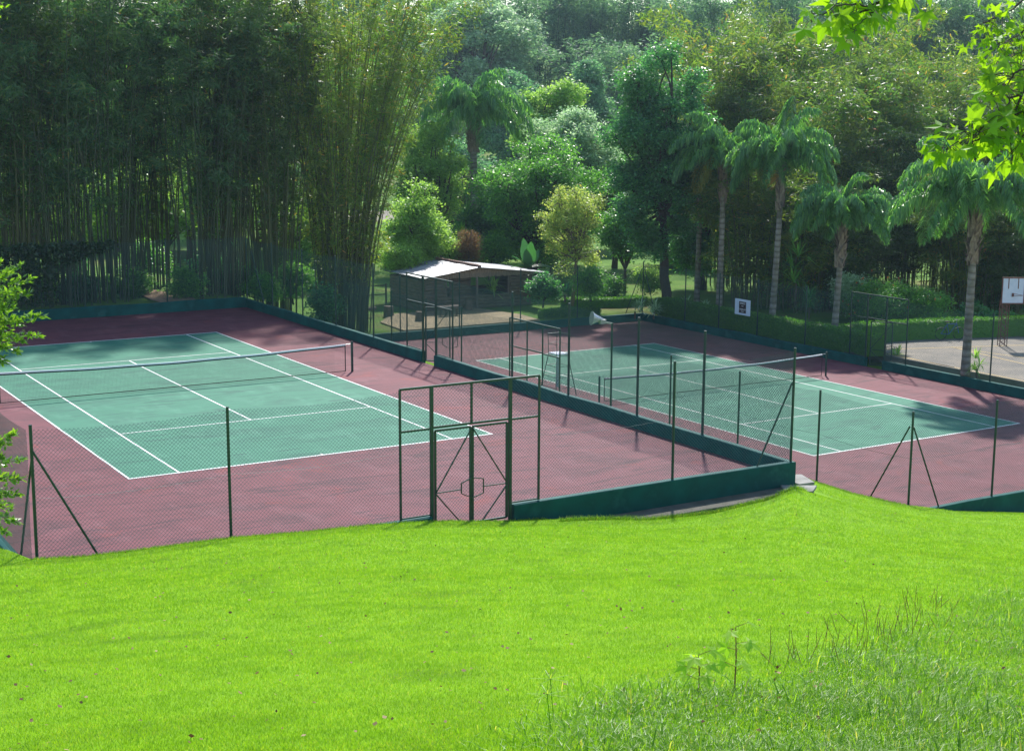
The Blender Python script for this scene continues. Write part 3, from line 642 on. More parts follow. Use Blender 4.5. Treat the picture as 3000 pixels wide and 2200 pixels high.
while z < 2.2:
    for s2 in (-.18, .18):
        m.tube([c+fr*-.18+nr*s2+[0, 0, z], c+fr*.18+nr*s2+[0, 0, z+.3]], .012, 4); m.tube([c+fr*.18+nr*s2+[0, 0, z], c+fr*-.18+nr*s2+[0, 0, z+.3]], .012, 4)
    z += .3
m.build('mast', MT['brown'], t, c)
bcn = c+nr*.25+fr*.30+[0, 0, 2.85]; hw, hh = .53, .62
def onb(a, b, off=0): return bcn+fr*a+nr*off+np.array([0, 0, b])
def plate(m, a0, a1, b0, b1, o0, o1):
    V = [onb(a, b, o) for o in (o0, o1) for a, b in ((a0, b0), (a1, b0), (a1, b1), (a0, b1))]
    m.add(V, [(0, 3, 2, 1), (4, 5, 6, 7), (0, 1, 5, 4), (1, 2, 6, 5), (2, 3, 7, 6), (3, 0, 4, 7)])
m = MB(); plate(m, -hw, hw, -hh, hh, 0, .03); m.build('backboard', MT['white'], t, c)
m = MB()
for a0, a1, b0, b1 in ((-hw-.05, hw+.05, hh, hh+.06), (-hw-.05, hw+.05, -hh-.06, -hh), (-hw-.05, -hw, -hh, hh), (hw, hw+.05, -hh, hh)): plate(m, a0, a1, b0, b1, -.01, .045)
m.build('board_frame', MT['brown'], t, c)
m = MB(); plate(m, -.27, -.22, hh-.52, hh, .031, .036); plate(m, .22, .27, hh-.52, hh, .031, .036); m.build('painted_stripe', MT['brown'], t, c)
m = MB(); plate(m, -.06, .02, -.30, -.12, .031, .08); pr_ = [onb(.02, -.14, .08), onb(.38, -.20, .35), onb(.36, -.20, .42), onb(.02, -.26, .10)]
for i in range(4): m.tube([pr_[i], pr_[(i+1) % 4]], .012, 5)
m.build('hoop_ring', MT['brown'], t, c)
c = np.array([48.2, 16.35, -2.13]); t = thing('bicycle', 'blue bicycle leaning on the hedge behind the thick palm trunk', 'bicycle', c)
d_ = np.array([.93, -.36, 0])
for s_ in (-.5, .5):
    a = np.linspace(0, 2*math.pi, 21); P_ = [c+d_*(s_+.32*math.cos(k))+[0, 0, .33+.32*math.sin(k)] for k in a]
    m = MB(); m.tube(P_, .022, 5, False); m.build('wheel', MT['rubber'], t, c)
m = MB()
K = dict(r=(-.5, .33), b=(-.05, .3), s=(-.18, .82), h=(.35, .85), f=(.5, .33)); J = lambda k: c+d_*K[k][0]+[0, 0, K[k][1]]
for a, b in ('rb', 'rs', 'bs', 'bh', 'sh', 'hf'): m.tube([J(a), J(b)], .018, 6)
m.build('frame', MT['blue'], t, c)
m = MB(); m.tube([J('h'), J('h')+[0, 0, .18]], .014, 6); m.tube([J('h')+[.1, .25, .2], J('h')+[-.1, -.25, .2]], .014, 6); m.build('handlebar', MT['steel'], t, c)
m = MB(); m.tube([J('s'), J('s')+[0, 0, .12]], .014, 6); m.beam(J('s')-d_*.12+[0, 0, .14], J('s')+d_*.14+[0, 0, .14], .1, .05); m.build('saddle', MT['rubber'], t, c)

# ------------------------------------------------------------------ sign on the far fence
c = (40.13, 23.45, -.73); t = thing('sign', 'white square sign with a dark brown panel hung on the fence above the hedge', 'sign', c)
m = MB(); m.box(40.12, 40.15, 22.83, 24.07, -1.14, -.30); m.build('board', MT['white'], t, c)
m = MB(); m.box(40.112, 40.119, 23.15, 23.72, -1.03, -.42); m.build('panel', MT['darksign'], t, c)
def text(body, size, x, y, z):
    cu = bpy.data.curves.new('lettering', 'FONT'); cu.body = body; cu.size = size; cu.extrude = .002; cu.align_x = 'CENTER'
    ob = bpy.data.objects.new('lettering', cu); col.objects.link(ob)
    me = bpy.data.meshes.new_from_object(ob); bpy.data.objects.remove(ob)
    o = bpy.data.objects.new('lettering', me); col.objects.link(o); me.materials.append(MT['tape'])
    o.parent = t; o.matrix_local = Matrix.Translation((x-c[0], y-c[1], z-c[2])) @ Matrix.Rotation(R(-90), 4, 'Z') @ Matrix.Rotation(R(90), 4, 'X')
text('VENDO', .13, 40.108, 23.435, -.56); text('CASA', .07, 40.108, 23.435, -.68); text('CABALLOS', .11, 40.108, 23.435, -.87); text('RENTA', .07, 40.108, 23.435, -.97)

# ------------------------------------------------------------------ leaves
def leafquads(P_, D, W_, Ln, Wd):
    """rhombus leaves: P base, D axis, W side direction (all (N,3) unit), Ln, Wd (N,)"""
    n = len(P_); mid = P_ + D*(Ln*.42)[:, None]; s_ = W_*(Wd*.5)[:, None]
    V = np.stack([P_, mid+s_, P_+D*Ln[:, None], mid-s_], 1).reshape(-1, 3)
    return V, np.arange(n*4).reshape(n, 4)
def unit(v): return v/(np.linalg.norm(v, axis=-1, keepdims=True)+1e-9)
def rleaves(m, P_, L0, W0, droop=.3, seed=None, flat=.0):
    n = len(P_); D = rng.normal(size=(n, 3)); D[:, 2] = D[:, 2]*(1-flat) - droop; D = unit(D)
    S_ = unit(np.cross(D, rng.normal(size=(n, 3)) + np.array([0, 0, 3.0*flat])))
    k = .6+.8*rng.random(n); V, F = leafquads(P_, D, S_, L0*k, W0*k); m.add(V, F)

def bamboo_variant(name, H, r0, spread, nc, nodes, lmat, cmat, low=.25, arch=1.0, tw=1.0, leafn=16, Lf=.27, Wf=.042, cr=.045, lean=None, seed=1, plume=1.0, gold=0, pr=(.7, .38), ppc=4, lpp=260):
    rg = np.random.default_rng(seed); t = thing(name, '', 'bamboo'); mc = MB(); ml = MB(); C = []
    for i in range(nc):
        a = rg.random()*2*math.pi; rr = r0*math.sqrt(rg.random()); b = np.array([math.cos(a)*rr, math.sin(a)*rr, 0.])
        out = np.array([math.cos(a), math.sin(a), 0])*spread*(.25+.75*rr/r0)*(.6+.6*rg.random()) + np.array([*rg.normal(size=2)*.35, 0])
        if lean is not None: out = out+np.array([lean[0], lean[1], 0])*rg.random()
        h = H*(.72+.3*rg.random()); tt = np.linspace(0, 1, 12)
        Z = h*(tt - .10*arch*tt**4); XY = b[None, :2] + out[None, :2]*(tt[:, None]**1.7) + np.cumsum(rg.normal(size=(12, 2))*.03, 0)
        pts = np.concatenate([XY, Z[:, None]], 1); mc.tube(pts, np.linspace(cr, .008, 12), 5, False)
        s_ = low + (1-low)*rg.random(nodes)**.85; s_ = np.clip(s_, 0, 1)
        q = np.stack([np.interp(s_, tt, pts[:, k]) for k in range(3)], 1)
        dd = rg.normal(size=(nodes, 3)); dd[:, 2] = dd[:, 2]*.4+.15; dd = unit(dd)
        tl = tw*(.4+.6*rg.random(nodes))*(1.15-.55*s_)
        for k in range(leafn):                            # thin leafing all along the culm
            f = (k+.5)/leafn; p = q+dd*(tl*f)[:, None]; p[:, 2] -= .35*tl*f*f*plume; C.append(p+rg.normal(size=p.shape)*.07*tw)
        for k in range(ppc):                              # dense plumes at the branch ends
            sk = min(1, low+.08+(.95-low)*rg.random()**.7); a_ = rg.random()*6.283; c_ = np.array([np.interp(sk, tt, pts[:, w_]) for w_ in range(3)])+np.array([math.cos(a_), math.sin(a_), .1])*rg.uniform(.3, 1.1)*tw
            n_ = int(lpp*rg.uniform(.5, 1.5)); v = unit(rg.normal(size=(n_, 3)))*(rg.random((n_, 1))**.45)*np.array([pr[0], pr[0], pr[1]])*rg.uniform(.7, 1.35); v[:, 2] -= .35*np.hypot(v[:, 0], v[:, 1])**1.3
            C.append(c_+v)
    P_ = np.concatenate(C); P_ = P_[rng.random(len(P_)) < 1.0]
    n = len(P_); D = rg.normal(size=(n, 3)); D[:, 2] = D[:, 2]*.6-.55; D = unit(D); S_ = unit(np.cross(D, rg.normal(size=(n, 3)))); k = .6+.8*rg.random(n)
    V, F = leafquads(P_, D, S_, Lf*k, Wf*k); ml.add(V, F)
    mc.build('culms', cmat, t, None); ml.build('foliage', lmat, t, None)
    return t
def put(proto, used, x, y, z, rz, sc, label, group, name=None):
    o = proto if not used.get(proto.name) else copy_tree(proto)
    used[proto.name] = True; o.location = (x, y, z); o.rotation_euler = (0, 0, rz)
    o.scale = sc if isinstance(sc, tuple) else (sc, sc, sc); o['label'] = label; o['category'] = 'bamboo'; o['group'] = group
    return o
USED = {}
# upright dark grove at the far end of the upper court
PA = [bamboo_variant('bamboo_clump', 20, 1.25, 2.5, 30, 16, MT['bam'], MT['culm'], .22, 1.2, 1.0, 8, .32, .058, .042, seed=s, ppc=4, lpp=110) for s in (11, 12, 13)]
GA = 'bamboo clumps of the dark grove behind the upper court'
rowA = [(2.6, 33.8, 0), (4.9, 34.5, 1), (7.2, 33.7, 0), (9.4, 34.5, 0), (11.2, 38.2, 0), (13.9, 33.9, 0), (15.9, 34.8, 1), (18.3, 34.9, 1), (.4, 34.5, 0), (3.6, 38.5, 0), (6.4, 38.9, 1), (8.9, 39.6, 0), (13.4, 39.0, 1), (16.9, 38.9, 1), (20.0, 39.5, 1)]
wordsA = ['at the left edge over the ivy covered fence', 'second from the left edge behind the far wall', 'standing straight behind the middle of the far wall', 'left of the sunny path gap', 'set back behind the sunny path gap', 'right of the sunny path gap', 'above the far right corner of the upper court', 'between the court corner and the giant fanned clump', 'outermost on the left, mostly past the frame edge',
          'in the second row at the far left', 'in the second row behind the ivy fence', 'in the second row left of the path gap', 'in the second row right of the path gap', 'in the second row behind the court corner', 'in the second row touching the giant fanned clump']
PA2 = [bamboo_variant('bamboo_clump', 20, 1.2, 2.8, 30, 16, MT['bamdark'], MT['culm2'], .22, 1.3, 1.0, 8, .32, .058, .042, seed=s, ppc=4, lpp=110) for s in (14, 15)]
for i, ((x, y, gold), wd) in enumerate(zip(rowA, wordsA)):
    pr0 = (PA2[i % 2] if gold else PA[i % 3])
    put(pr0, USED, x, y, .2 if x < 15 else float(far_z(x, y)), i*1.3, (1, 1, .93+.16*((i*7) % 5)/5), ('olive ' if gold else 'dark ')+'upright bamboo clump '+wd, GA)
# giant fanned clump
gb = bamboo_variant('giant_bamboo', 23, 1.35, 5.0, 120, 24, MT['bamgold'], MT['culm2'], .12, 1.5, .7, 9, .27, .050, .036, seed=21, lean=(1.6, -.6), ppc=5, lpp=62, pr=(.42, .62))
gb.location = (22.0, 34.6, -2.2); gb.rotation_euler = (0, 0, .4)
tag(gb, 'giant golden green bamboo clump fanning out like a vase in the middle', 'bamboo')
# bushy bamboo forest on the right
PC = [bamboo_variant('bamboo_thicket', 17, 1.7, 3.6, 36, 10, MT['bamright'], MT['culm2'], .06, 1.9, 1.4, 8, .32, .068, .035, seed=s, plume=1.5, ppc=4, lpp=170, pr=(.95, .55)) for s in (31, 32, 33)]
for o_, k_ in zip(PC, ('bamright', 'bamgold', 'bamdark')):  # golden and dark leaf tones stand in for lit tops and shaded hollows
    [c_ for c_ in o_.children if c_.name.startswith('foliage')][0].data.materials[0] = MT[k_]
GC = 'bushy bamboo thickets behind the palms'
thick = [(2330, 108, -70, 'highest thicket just left of the maple spray'), (2110, 100, -30, 'topmost left thicket rising behind the tall dark tree'), (2250, 97, 20, 'feathery thicket above the two tallest palm crowns'), (2390, 93, 90, 'olive thicket between the second and third palm'), (2470, 103, -40, 'pale tall thicket under the maple spray'),
         (2590, 92, 300, 'reddish low thicket in the middle of the right side'), (2680, 98, 130, 'brown tinged thicket below the maple leaves'), (2790, 104, 60, 'bright yellow green thicket at the top right'), (2900, 96, 200, 'thicket behind the hanging maple twig'),
         (3010, 100, 60, 'thicket cut by the right edge high up'), (2820, 89, 420, 'dark thicket just above the thickest palm'), (2970, 88, 460, 'lowest thicket at the right edge'), (2190, 90, 330, 'dark thicket right behind the first two palms'), (2340, 88, 440, 'dark low thicket between palm trunks'), (2500, 88, 560, 'low shaded thicket above the flowering bushes')]
for i, (px, d, top, wd) in enumerate(thick):
    g0 = spot(px, 900, d); z = float(far_z(g0[0], g0[1])); zt_ = spot(px, top, d)[2]; s_ = (zt_-z)/15.5
    put(PC[i % 3], USED, g0[0], g0[1], z, i*1.1, (min(1.15, .55+s_*.6), min(1.15, .55+s_*.6), s_), wd, GC)
# hazy dark bamboo on the hill and light ones behind the left grove
GD = 'distant bamboo on the hill'
hill = [(1050, 200, -120, 'hazy bamboo in the notch above the giant bamboo'), (1590, 225, -60, 'blue hazy bamboo stand on the hill, left part'), (1700, 228, -80, 'blue hazy bamboo stand on the hill, middle part'), (1820, 232, -50, 'blue hazy bamboo stand on the hill, right part'), (1760, 205, 110, 'lower hazy bamboo in front of the hill stand'), (1960, 230, -10, 'hazy bamboo above the tall dark tree'), (2080, 215, -60, 'hazy bamboo behind the right thickets, first'),
        (2330, 205, -90, 'hazy bamboo in the notch left of the maple spray'), (2420, 210, -70, 'hazy bamboo behind the maple spray'), (2750, 215, -60, 'blue bamboo far behind the maple twigs'), (2640, 215, -40, 'blue bamboo far behind the maple spray'), (2900, 215, -40, 'blue bamboo at the top right behind all')]
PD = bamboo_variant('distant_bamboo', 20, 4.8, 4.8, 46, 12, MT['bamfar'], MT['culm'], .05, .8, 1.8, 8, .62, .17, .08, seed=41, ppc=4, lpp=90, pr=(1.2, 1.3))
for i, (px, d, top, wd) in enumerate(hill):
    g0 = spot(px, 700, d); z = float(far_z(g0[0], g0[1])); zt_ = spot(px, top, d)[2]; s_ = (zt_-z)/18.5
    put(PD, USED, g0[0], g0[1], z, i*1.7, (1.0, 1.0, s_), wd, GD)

# ------------------------------------------------------------------ broadleaf trees
def broad(name, label, base, lobes, lmat, bmat, tr=.2, n=26000, Lf=.2, Wf=.11, group=None, droop=.25, clus=.30, per=44, flat=.7, fork=None, seed=5, cat='tree', shell=.55):
    """lobes: list of (centre xyz, radii xyz) in world space"""
    rg = np.random.default_rng(seed); base = np.array(base, float); t = thing(name, label, cat, base, group)
    mt_ = MB(); ml = MB(); vol = np.array([l[1][0]*l[1][1]*l[1][2] for l in lobes])**.67; vol /= vol.sum()
    ctr = np.mean([np.array(l[0]) for l in lobes], 0); fk = np.array(fork if fork is not None else base+(ctr-base)*.38, float)
    zs = np.linspace(0, 1, 7)[:, None]; tp = base+(fk-base)*zs + rg.normal(size=(7, 3))*tr*.25*np.sin(zs*math.pi); mt_.tube(tp, np.linspace(tr*1.25, tr*.8, 7), 8)
    for (c_, r_), w_ in zip(lobes, vol):
        c_ = np.array(c_, float); r_ = np.array(r_, float)
        mid = (fk+c_)/2 + rg.normal(size=3)*.15*np.linalg.norm(c_-fk)*.5; mid[2] += .1*np.linalg.norm(c_-fk)
        tt = np.linspace(0, 1, 7)[:, None]; L_ = (1-tt)**2*fk+2*(1-tt)*tt*mid+tt**2*c_; mt_.tube(L_, np.linspace(tr*.55, .03, 7), 6, False)
        k = max(4, int(n*w_/per)); d = unit(rg.normal(size=(k, 3))); rad = (shell+(1-shell)*rg.random(k)**.6); cc = c_+d*r_*rad[:, None]
        for q in cc[::5]:
            mt_.tube([c_, (c_+q)/2+rg.normal(size=3)*.15, q], [.035, .02, .008], 4, False)
        P_ = (cc[:, None, :]+rg.normal(size=(k, per, 3))*clus*np.array([1, 1, .6])).reshape(-1, 3)
        m_ = len(P_); D = rg.normal(size=(m_, 3)); D[:, 2] = D[:, 2]*.55-droop; D = unit(D); S_ = unit(np.cross(D, rg.normal(size=(m_, 3))+np.array([0, 0, 2.2*flat]))); kk = .6+.8*rg.random(m_)
        V, F = leafquads(P_, D, S_, Lf*kk, Wf*kk); ml.add(V, F)
    mt_.build('trunk', bmat, t, base, smooth=True); ml.build('crown', lmat, t, base)
    return t
def crown(px, d, top, bot, hw, nl, seed, rf=.36, depth=.8, shape='round'):
    """lobes filling a crown seen at column px between rows top and bot, hw = half width in metres"""
    rg = np.random.default_rng(seed); a = spot(px, top, d); b = spot(px, bot, d); zc = (a[2]+b[2])/2; hz = (a[2]-b[2])/2; out = []
    for i in range(nl):
        while True:
            v = rg.uniform(-1, 1, 3)
            if np.linalg.norm(v) < 1: break
        if shape == 'cone': w_ = hw*(1-.62*(v[2]+1)/2)
        elif shape == 'tall': w_ = hw*(1-.25*max(0, v[2]))
        else: w_ = hw
        c_ = np.array([b[0], b[1], zc]) + CR*v[0]*w_*(1-rf*.8) + np.array([CF[0], CF[1], 0])*v[1]*w_*depth*(1-rf*.8) + np.array([0, 0, v[2]*hz*(1-rf*.6)])
        r = rf*.86*min(hw, hz*1.2)*(.6+.75*rg.random()); out.append((c_, (r*1.15, r*1.15, r*.85)))
    return out
def gz(px, d): p = spot(px, 800, d); return (p[0], p[1], float(far_z(p[0], p[1])))
broad('shade_tree', 'tall dark green tree with an airy layered crown left of the palms', gz(1955, 88), crown(1925, 88, 30, 800, 3.5, 80, 51, .24, .8, 'tall'), MT['deep'], MT['darkbark'], .26, 80000, .17, .10, clus=.27, seed=51, fork=spot(1945, 620, 88))
broad('round_tree', 'dark rounded tree with spreading boughs behind the cabin', gz(1560, 100), crown(1580, 100, 370, 800, 4.7, 60, 52, .26), MT['mid'], MT['darkbark'], .25, 70000, .18, .10, clus=.27, seed=52)
broad('pale_tree', 'whitish sunlit tree peeping over the dark rounded tree', gz(1650, 108), crown(1660, 108, 310, 640, 4.0, 40, 53, .26), MT['pale'], MT['bark'], .2, 42000, .22, .12, seed=53)
broad('lime_tree', 'bright round lime green tree in the centre distance', gz(1610, 118), crown(1612, 118, 200, 500, 3.4, 40, 54, .28), MT['lime'], MT['bark'], .22, 46000, .24, .13, seed=54)
broad('yellow_tree', 'small yellowish tree with several thin trunks beside the cabin', gz(1675, 88), crown(1685, 87, 505, 820, 2.4, 40, 55, .22), MT['yellowish'], MT['palebark'], .10, 19000, .13, .075, clus=.2, seed=55, fork=spot(1690, 760, 87))
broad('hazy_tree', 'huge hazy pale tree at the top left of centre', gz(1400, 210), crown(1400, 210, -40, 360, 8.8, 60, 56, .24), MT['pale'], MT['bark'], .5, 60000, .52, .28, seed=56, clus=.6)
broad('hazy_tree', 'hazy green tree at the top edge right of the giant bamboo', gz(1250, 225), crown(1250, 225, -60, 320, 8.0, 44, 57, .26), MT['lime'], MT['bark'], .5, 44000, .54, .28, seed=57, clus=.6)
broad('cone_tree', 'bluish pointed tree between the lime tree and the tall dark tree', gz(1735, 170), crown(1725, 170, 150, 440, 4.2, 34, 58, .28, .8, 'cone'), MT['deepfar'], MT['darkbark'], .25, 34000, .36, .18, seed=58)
broad('shrub_tree', 'light green leafy tree hugging the right foot of the giant bamboo', gz(1210, 93), crown(1235, 93, 520, 800, 2.4, 40, 59, .26), MT['lime'], MT['bark'], .12, 26000, .17, .10, seed=59)
broad('backdrop_tree', 'yellow green tree right behind the giant bamboo edge', gz(1290, 108), crown(1255, 108, 330, 660, 3.0, 36, 60, .28), MT['lime'], MT['bark'], .2, 26000, .2, .12, seed=60)
GB = 'sunlit trees glimpsed through the bamboo grove'
for i, (px, d, top, bot, hw, mm, wd) in enumerate([(60, 108, 250, 700, 6, 'lime', 'at the left edge'), (330, 115, 200, 720, 6, 'mid', 'left of centre of the grove'), (560, 105, 150, 680, 5, 'lime', 'behind the path gap'), (760, 118, 60, 600, 6, 'lime', 'behind the court corner'), (950, 112, 0, 640, 6, 'mid', 'behind the giant bamboo'), (200, 130, -80, 400, 8, 'mid', 'high at the left'), (640, 135, -100, 350, 8, 'lime', 'high behind the grove')]):
    broad('backdrop_tree', 'sunlit tree seen through the bamboo '+wd, gz(px, d), crown(px, d, top, bot, hw, 22, 70+i, .34), MT[mm], MT['bark'], .25, 20000, .36, .2, GB, seed=70+i, clus=.42)
GF = 'sunny undergrowth behind the bamboo grove'
for i, (px, d, top, bot, hw, wd) in enumerate([(30, 96, 430, 790, 3.2, 'at the left frame edge'), (190, 99, 400, 780, 3.2, 'behind the ivy fence'), (350, 95, 480, 790, 3.0, 'left of the middle of the grove'), (500, 98, 380, 770, 3.2, 'just left of the path gap'), (640, 94, 420, 760, 3.0, 'just right of the path gap'), (800, 104, 500, 640, 3.0, 'above the pale road'), (900, 98, 560, 780, 2.5, 'left of the giant bamboo foot')]):
    broad('sunny_thicket', 'bright sunlit thicket '+wd+', seen between bamboo stems', gz(px, d), crown(px, d, top, bot, hw, 18, 170+i, .36), MT['lime'], MT['bark'], .12, 15000, .26, .15, GF, seed=170+i, clus=.42)
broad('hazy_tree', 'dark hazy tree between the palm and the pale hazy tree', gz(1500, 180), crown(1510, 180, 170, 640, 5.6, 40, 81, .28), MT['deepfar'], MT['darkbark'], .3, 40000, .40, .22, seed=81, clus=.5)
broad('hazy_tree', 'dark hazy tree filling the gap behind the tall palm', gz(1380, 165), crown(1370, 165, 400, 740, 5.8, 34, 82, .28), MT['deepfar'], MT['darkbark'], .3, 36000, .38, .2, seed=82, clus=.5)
broad('backdrop_tree', 'green tree behind the first palm crown', gz(2060, 98), crown(2050, 98, 430, 830, 2.6, 20, 83, .34), MT['deep'], MT['darkbark'], .2, 24000, .2, .12, seed=83)
broad('backdrop_tree', 'shadowed green tree at the right edge behind the basketball hoop', gz(2930, 92), crown(2930, 92, 640, 950, 4.0, 22, 84, .34), MT['deep'], MT['darkbark'], .2, 30000, .2, .12, seed=84)
broad('backdrop_tree', 'dark low tree behind the third palm trunk', gz(2420, 90), crown(2400, 90, 700, 930, 3.4, 18, 85, .34), MT['deep'], MT['darkbark'], .2, 24000, .2, .12, seed=85)
broad('backdrop_tree', 'green tree filling the gap left of the distant palm', gz(1330, 116), crown(1330, 116, 440, 740, 3.4, 34, 87, .28), MT['mid'], MT['bark'], .2, 30000, .22, .12, seed=87)
broad('backdrop_tree', 'leafy tree between the yellowish tree and the tall dark tree', gz(1800, 110), crown(1810, 110, 400, 740, 3.6, 34, 88, .28), MT['mid'], MT['bark'], .2, 32000, .22, .12, seed=88)
broad('backdrop_tree', 'dark leafy tree low behind the cabin', gz(1440, 106), crown(1450, 106, 560, 790, 3.2, 30, 89, .3), MT['deep'], MT['bark'], .2, 30000, .22, .12, seed=89)
broad('backdrop_tree', 'green thicket tree right of the tall dark trunk', gz(2020, 112), crown(2020, 112, 560, 840, 3.4, 30, 90, .3), MT['mid'], MT['bark'], .2, 28000, .22, .12, seed=90)
broad('backdrop_tree', 'small slender tree in front of the grassy slope', gz(1830, 96), crown(1830, 96, 560, 780, 1.8, 16, 86, .34), MT['mid'], MT['bark'], .1, 14000, .16, .1, seed=86)

def bush(name, label, px, d, top, bot, hw, mm, seed, n=9000, Lf=.16, Wf=.09, cat='shrub', flowers=0, group=None):
    p = spot(px, bot, d); b = (p[0], p[1], p[2]-.05)
    t = broad(name, label, b, crown(px, d, top, bot, hw, 12, seed, .4), MT[mm], MT['darkbark'], .05, n, Lf, Wf, group, clus=.25, seed=seed, cat=cat, shell=.2)
    if flowers:
        rg = np.random.default_rng(seed); m = MB(); lob = crown(px, d, top, bot, hw, 40, seed+1, .3); P_ = []
        for c_, r_ in lob: P_ += list(np.array(c_)+unit(rg.normal(size=(flowers, 3)))*np.array(r_)*1.2)
        rleaves(m, np.repeat(np.array(P_)[::2], 3, 0), .10, .06); fl_ = m.build('flowers', MT['flower'], t, b); fl_['kind'] = 'stuff'
    return t
bush('flowering_bush', 'big loose bush dotted with orange flowers behind the far gate', 2560, 82, 790, 975, 2.4, 'mid', 91, 20000, .13, .07, flowers=2)
bush('flowering_bush', 'lower bush with orange flowers left of the thick palm', 2700, 82, 840, 985, 2.2, 'mid', 92, 16000, .13, .07, flowers=2)
bush('flowering_bush', 'pale leaved bush climbing left of the orange flowers', 2490, 84, 780, 940, 1.3, 'pale', 93, 9000, .13, .06)
bush('leafy_bush', 'dark leafy bush under the basketball backboard', 2880, 84, 880, 985, 2.0, 'deep', 94, 9000)
bush('leafy_bush', 'glossy round bush beside the slender trunks right of the cabin', 1730, 86, 770, 880, 1.2, 'mid', 95, 9000, .12, .07)
bush('leafy_bush', 'bright bush left of the cabin roof', 1230, 92, 680, 790, 1.8, 'lime', 96, 12000, .14, .08)
bush('leafy_bush', 'bright bush above the cabin ridge', 1320, 95, 690, 770, 1.4, 'lime', 97, 9000, .14, .08)
bush('leafy_bush', 'leafy bush between the bamboo stems left of the sunny path', 545, 73, 780, 885, .9, 'mid', 98, 7000, .12, .06)
bush('leafy_bush', 'low bush behind the far right corner of the upper court', 770, 75, 800, 890, 1.0, 'mid', 99, 7000, .12, .06)
bush('leafy_bush', 'vine covered bush at the foot of the giant bamboo', 960, 76, 820, 960, .9, 'deep', 100, 7000, .14, .10)
bush('leafy_bush', 'pale green bush on the slope above the cabin roof', 1440, 98, 690, 775, 1.4, 'mid', 102, 9000, .14, .08)
bush('leafy_bush', 'bush on the lit slope right of the slender trunks', 1790, 92, 800, 870, .9, 'mid', 103, 7000, .12, .07)
bush('leafy_bush', 'low lime bush under the tall dark tree', 1905, 92, 780, 860, 1.3, 'lime', 104, 8000, .13, .08)
bush('leafy_bush', 'lime bush at the foot of the giant bamboo on its right', 1170, 90, 700, 800, 1.5, 'lime', 105, 10000, .13, .08)
bush('leafy_bush', 'dark bush right of the cabin wall', 1590, 88, 800, 900, .9, 'deep', 101, 6000)
GH = 'dark undergrowth at the foot of the bamboo grove'
for i, (px, d, top, bot, hw, wd) in enumerate([(90, 71, 800, 895, 1.5, 'below the ivy at the left'), (230, 72, 790, 890, 1.4, 'behind the second fence post'), (370, 74, 780, 885, 1.4, 'left of the path bush'), (690, 77, 770, 870, 1.3, 'right of the sunny path'), (860, 79, 760, 890, 1.4, 'between the court corner and the giant bamboo'), (180, 84, 730, 850, 2.0, 'further back at the left'), (430, 86, 700, 830, 2.0, 'further back in the middle'), (620, 88, 720, 840, 1.8, 'further back behind the path')]):
    bush('undergrowth_bush', 'dark bush '+wd+' among bamboo stems', px, d, top, bot, hw, 'deep' if i % 2 else 'mid', 120+i, 7000, .15, .09, group=GH)
def spiky(px, d, bot, h, label, n=70, w_=.07, group=None, mm='mid', stem=.3):
    p = spot(px, bot, d); rg = np.random.default_rng(int(px)); t = thing('spiky_plant', label, 'plant', p, group); m = MB()
    m.tube([p, p+[0, 0, h*stem+.05]], .05, 6); m.build('stem', MT['bark'], t, p); m = MB(); heads = [p+[rg.normal()*.15, rg.normal()*.15, h*stem*(1+k*.5)] for k in range(3)]
    for hd in heads:
        for i in range(n//3):
            a = rg.random()*6.28; el = rg.uniform(-.2, 1.3); D = np.array([math.cos(a)*math.cos(el), math.sin(a)*math.cos(el), math.sin(el)]); ln = h*.7*rg.uniform(.6, 1)
            S_ = np.array([-math.sin(a), math.cos(a), 0])*w_/2; mid = hd+D*ln*.5; tip = hd+D*ln+np.array([0, 0, -.25*ln*math.cos(el)])
            m.add([hd-S_*.5, hd+S_*.5, mid+S_, mid-S_, tip], [(0, 1, 2, 3), (3, 2, 4)])
    m.build('leaves', MT[mm], t, p); return t
spiky(1860, 84, 935, 1.3, 'silvery spiky plant at the far corner of the lower court', mm='pale', group=None)
spiky(1915, 84, 935, 1.2, 'spiky plant left of the dark tree trunk behind the corner wall', mm='pale')
spiky(2010, 85, 930, 1.2, 'spiky plant right of the dark tree trunk behind the hedge', mm='pale')
spiky(2065, 85, 930, 1.1, 'spiky plant behind the hedge left of the first palm trunk', mm='pale')
spiky(1655, 84, 885, 1.2, 'dark strappy plant at the foot of the leaning trunk right of the cabin', mm='deep')
spiky(1446, 88, 880, 1.5, 'bright dracaena seen through the cabin window', mm='lime')
spiky(1310, 100, 745, 2.6, 'spiky yucca above the cabin roof', mm='mid'); spiky(1345, 101, 740, 2.4, 'second yucca above the cabin roof, nearer the dry pine', mm='mid'); spiky(1365, 104, 720, 3.6, 'tall yucca with a bare stem behind the cabin', mm='mid', stem=.5)
spiky(2620, 72, 1078, 1.1, 'light green potted palm at the gate by the basketball court', mm='lime'); spiky(2860, 66, 1115, 1.0, 'young fan palm at the foot of the thick palm', mm='lime', stem=.5)
spiky(2370, 82, 935, 2.0, 'drooping grassy palm behind the hedge right of the second palm trunk', 150, .04, mm='deep'); spiky(2330, 84, 900, 2.4, 'young sunlit palm between the second and third trunk', 60, .12, mm='mid', stem=.6)
spiky(1245, 112, 700, 3.0, 'young palm right of the giant bamboo', 60, .16, mm='mid', stem=.6)

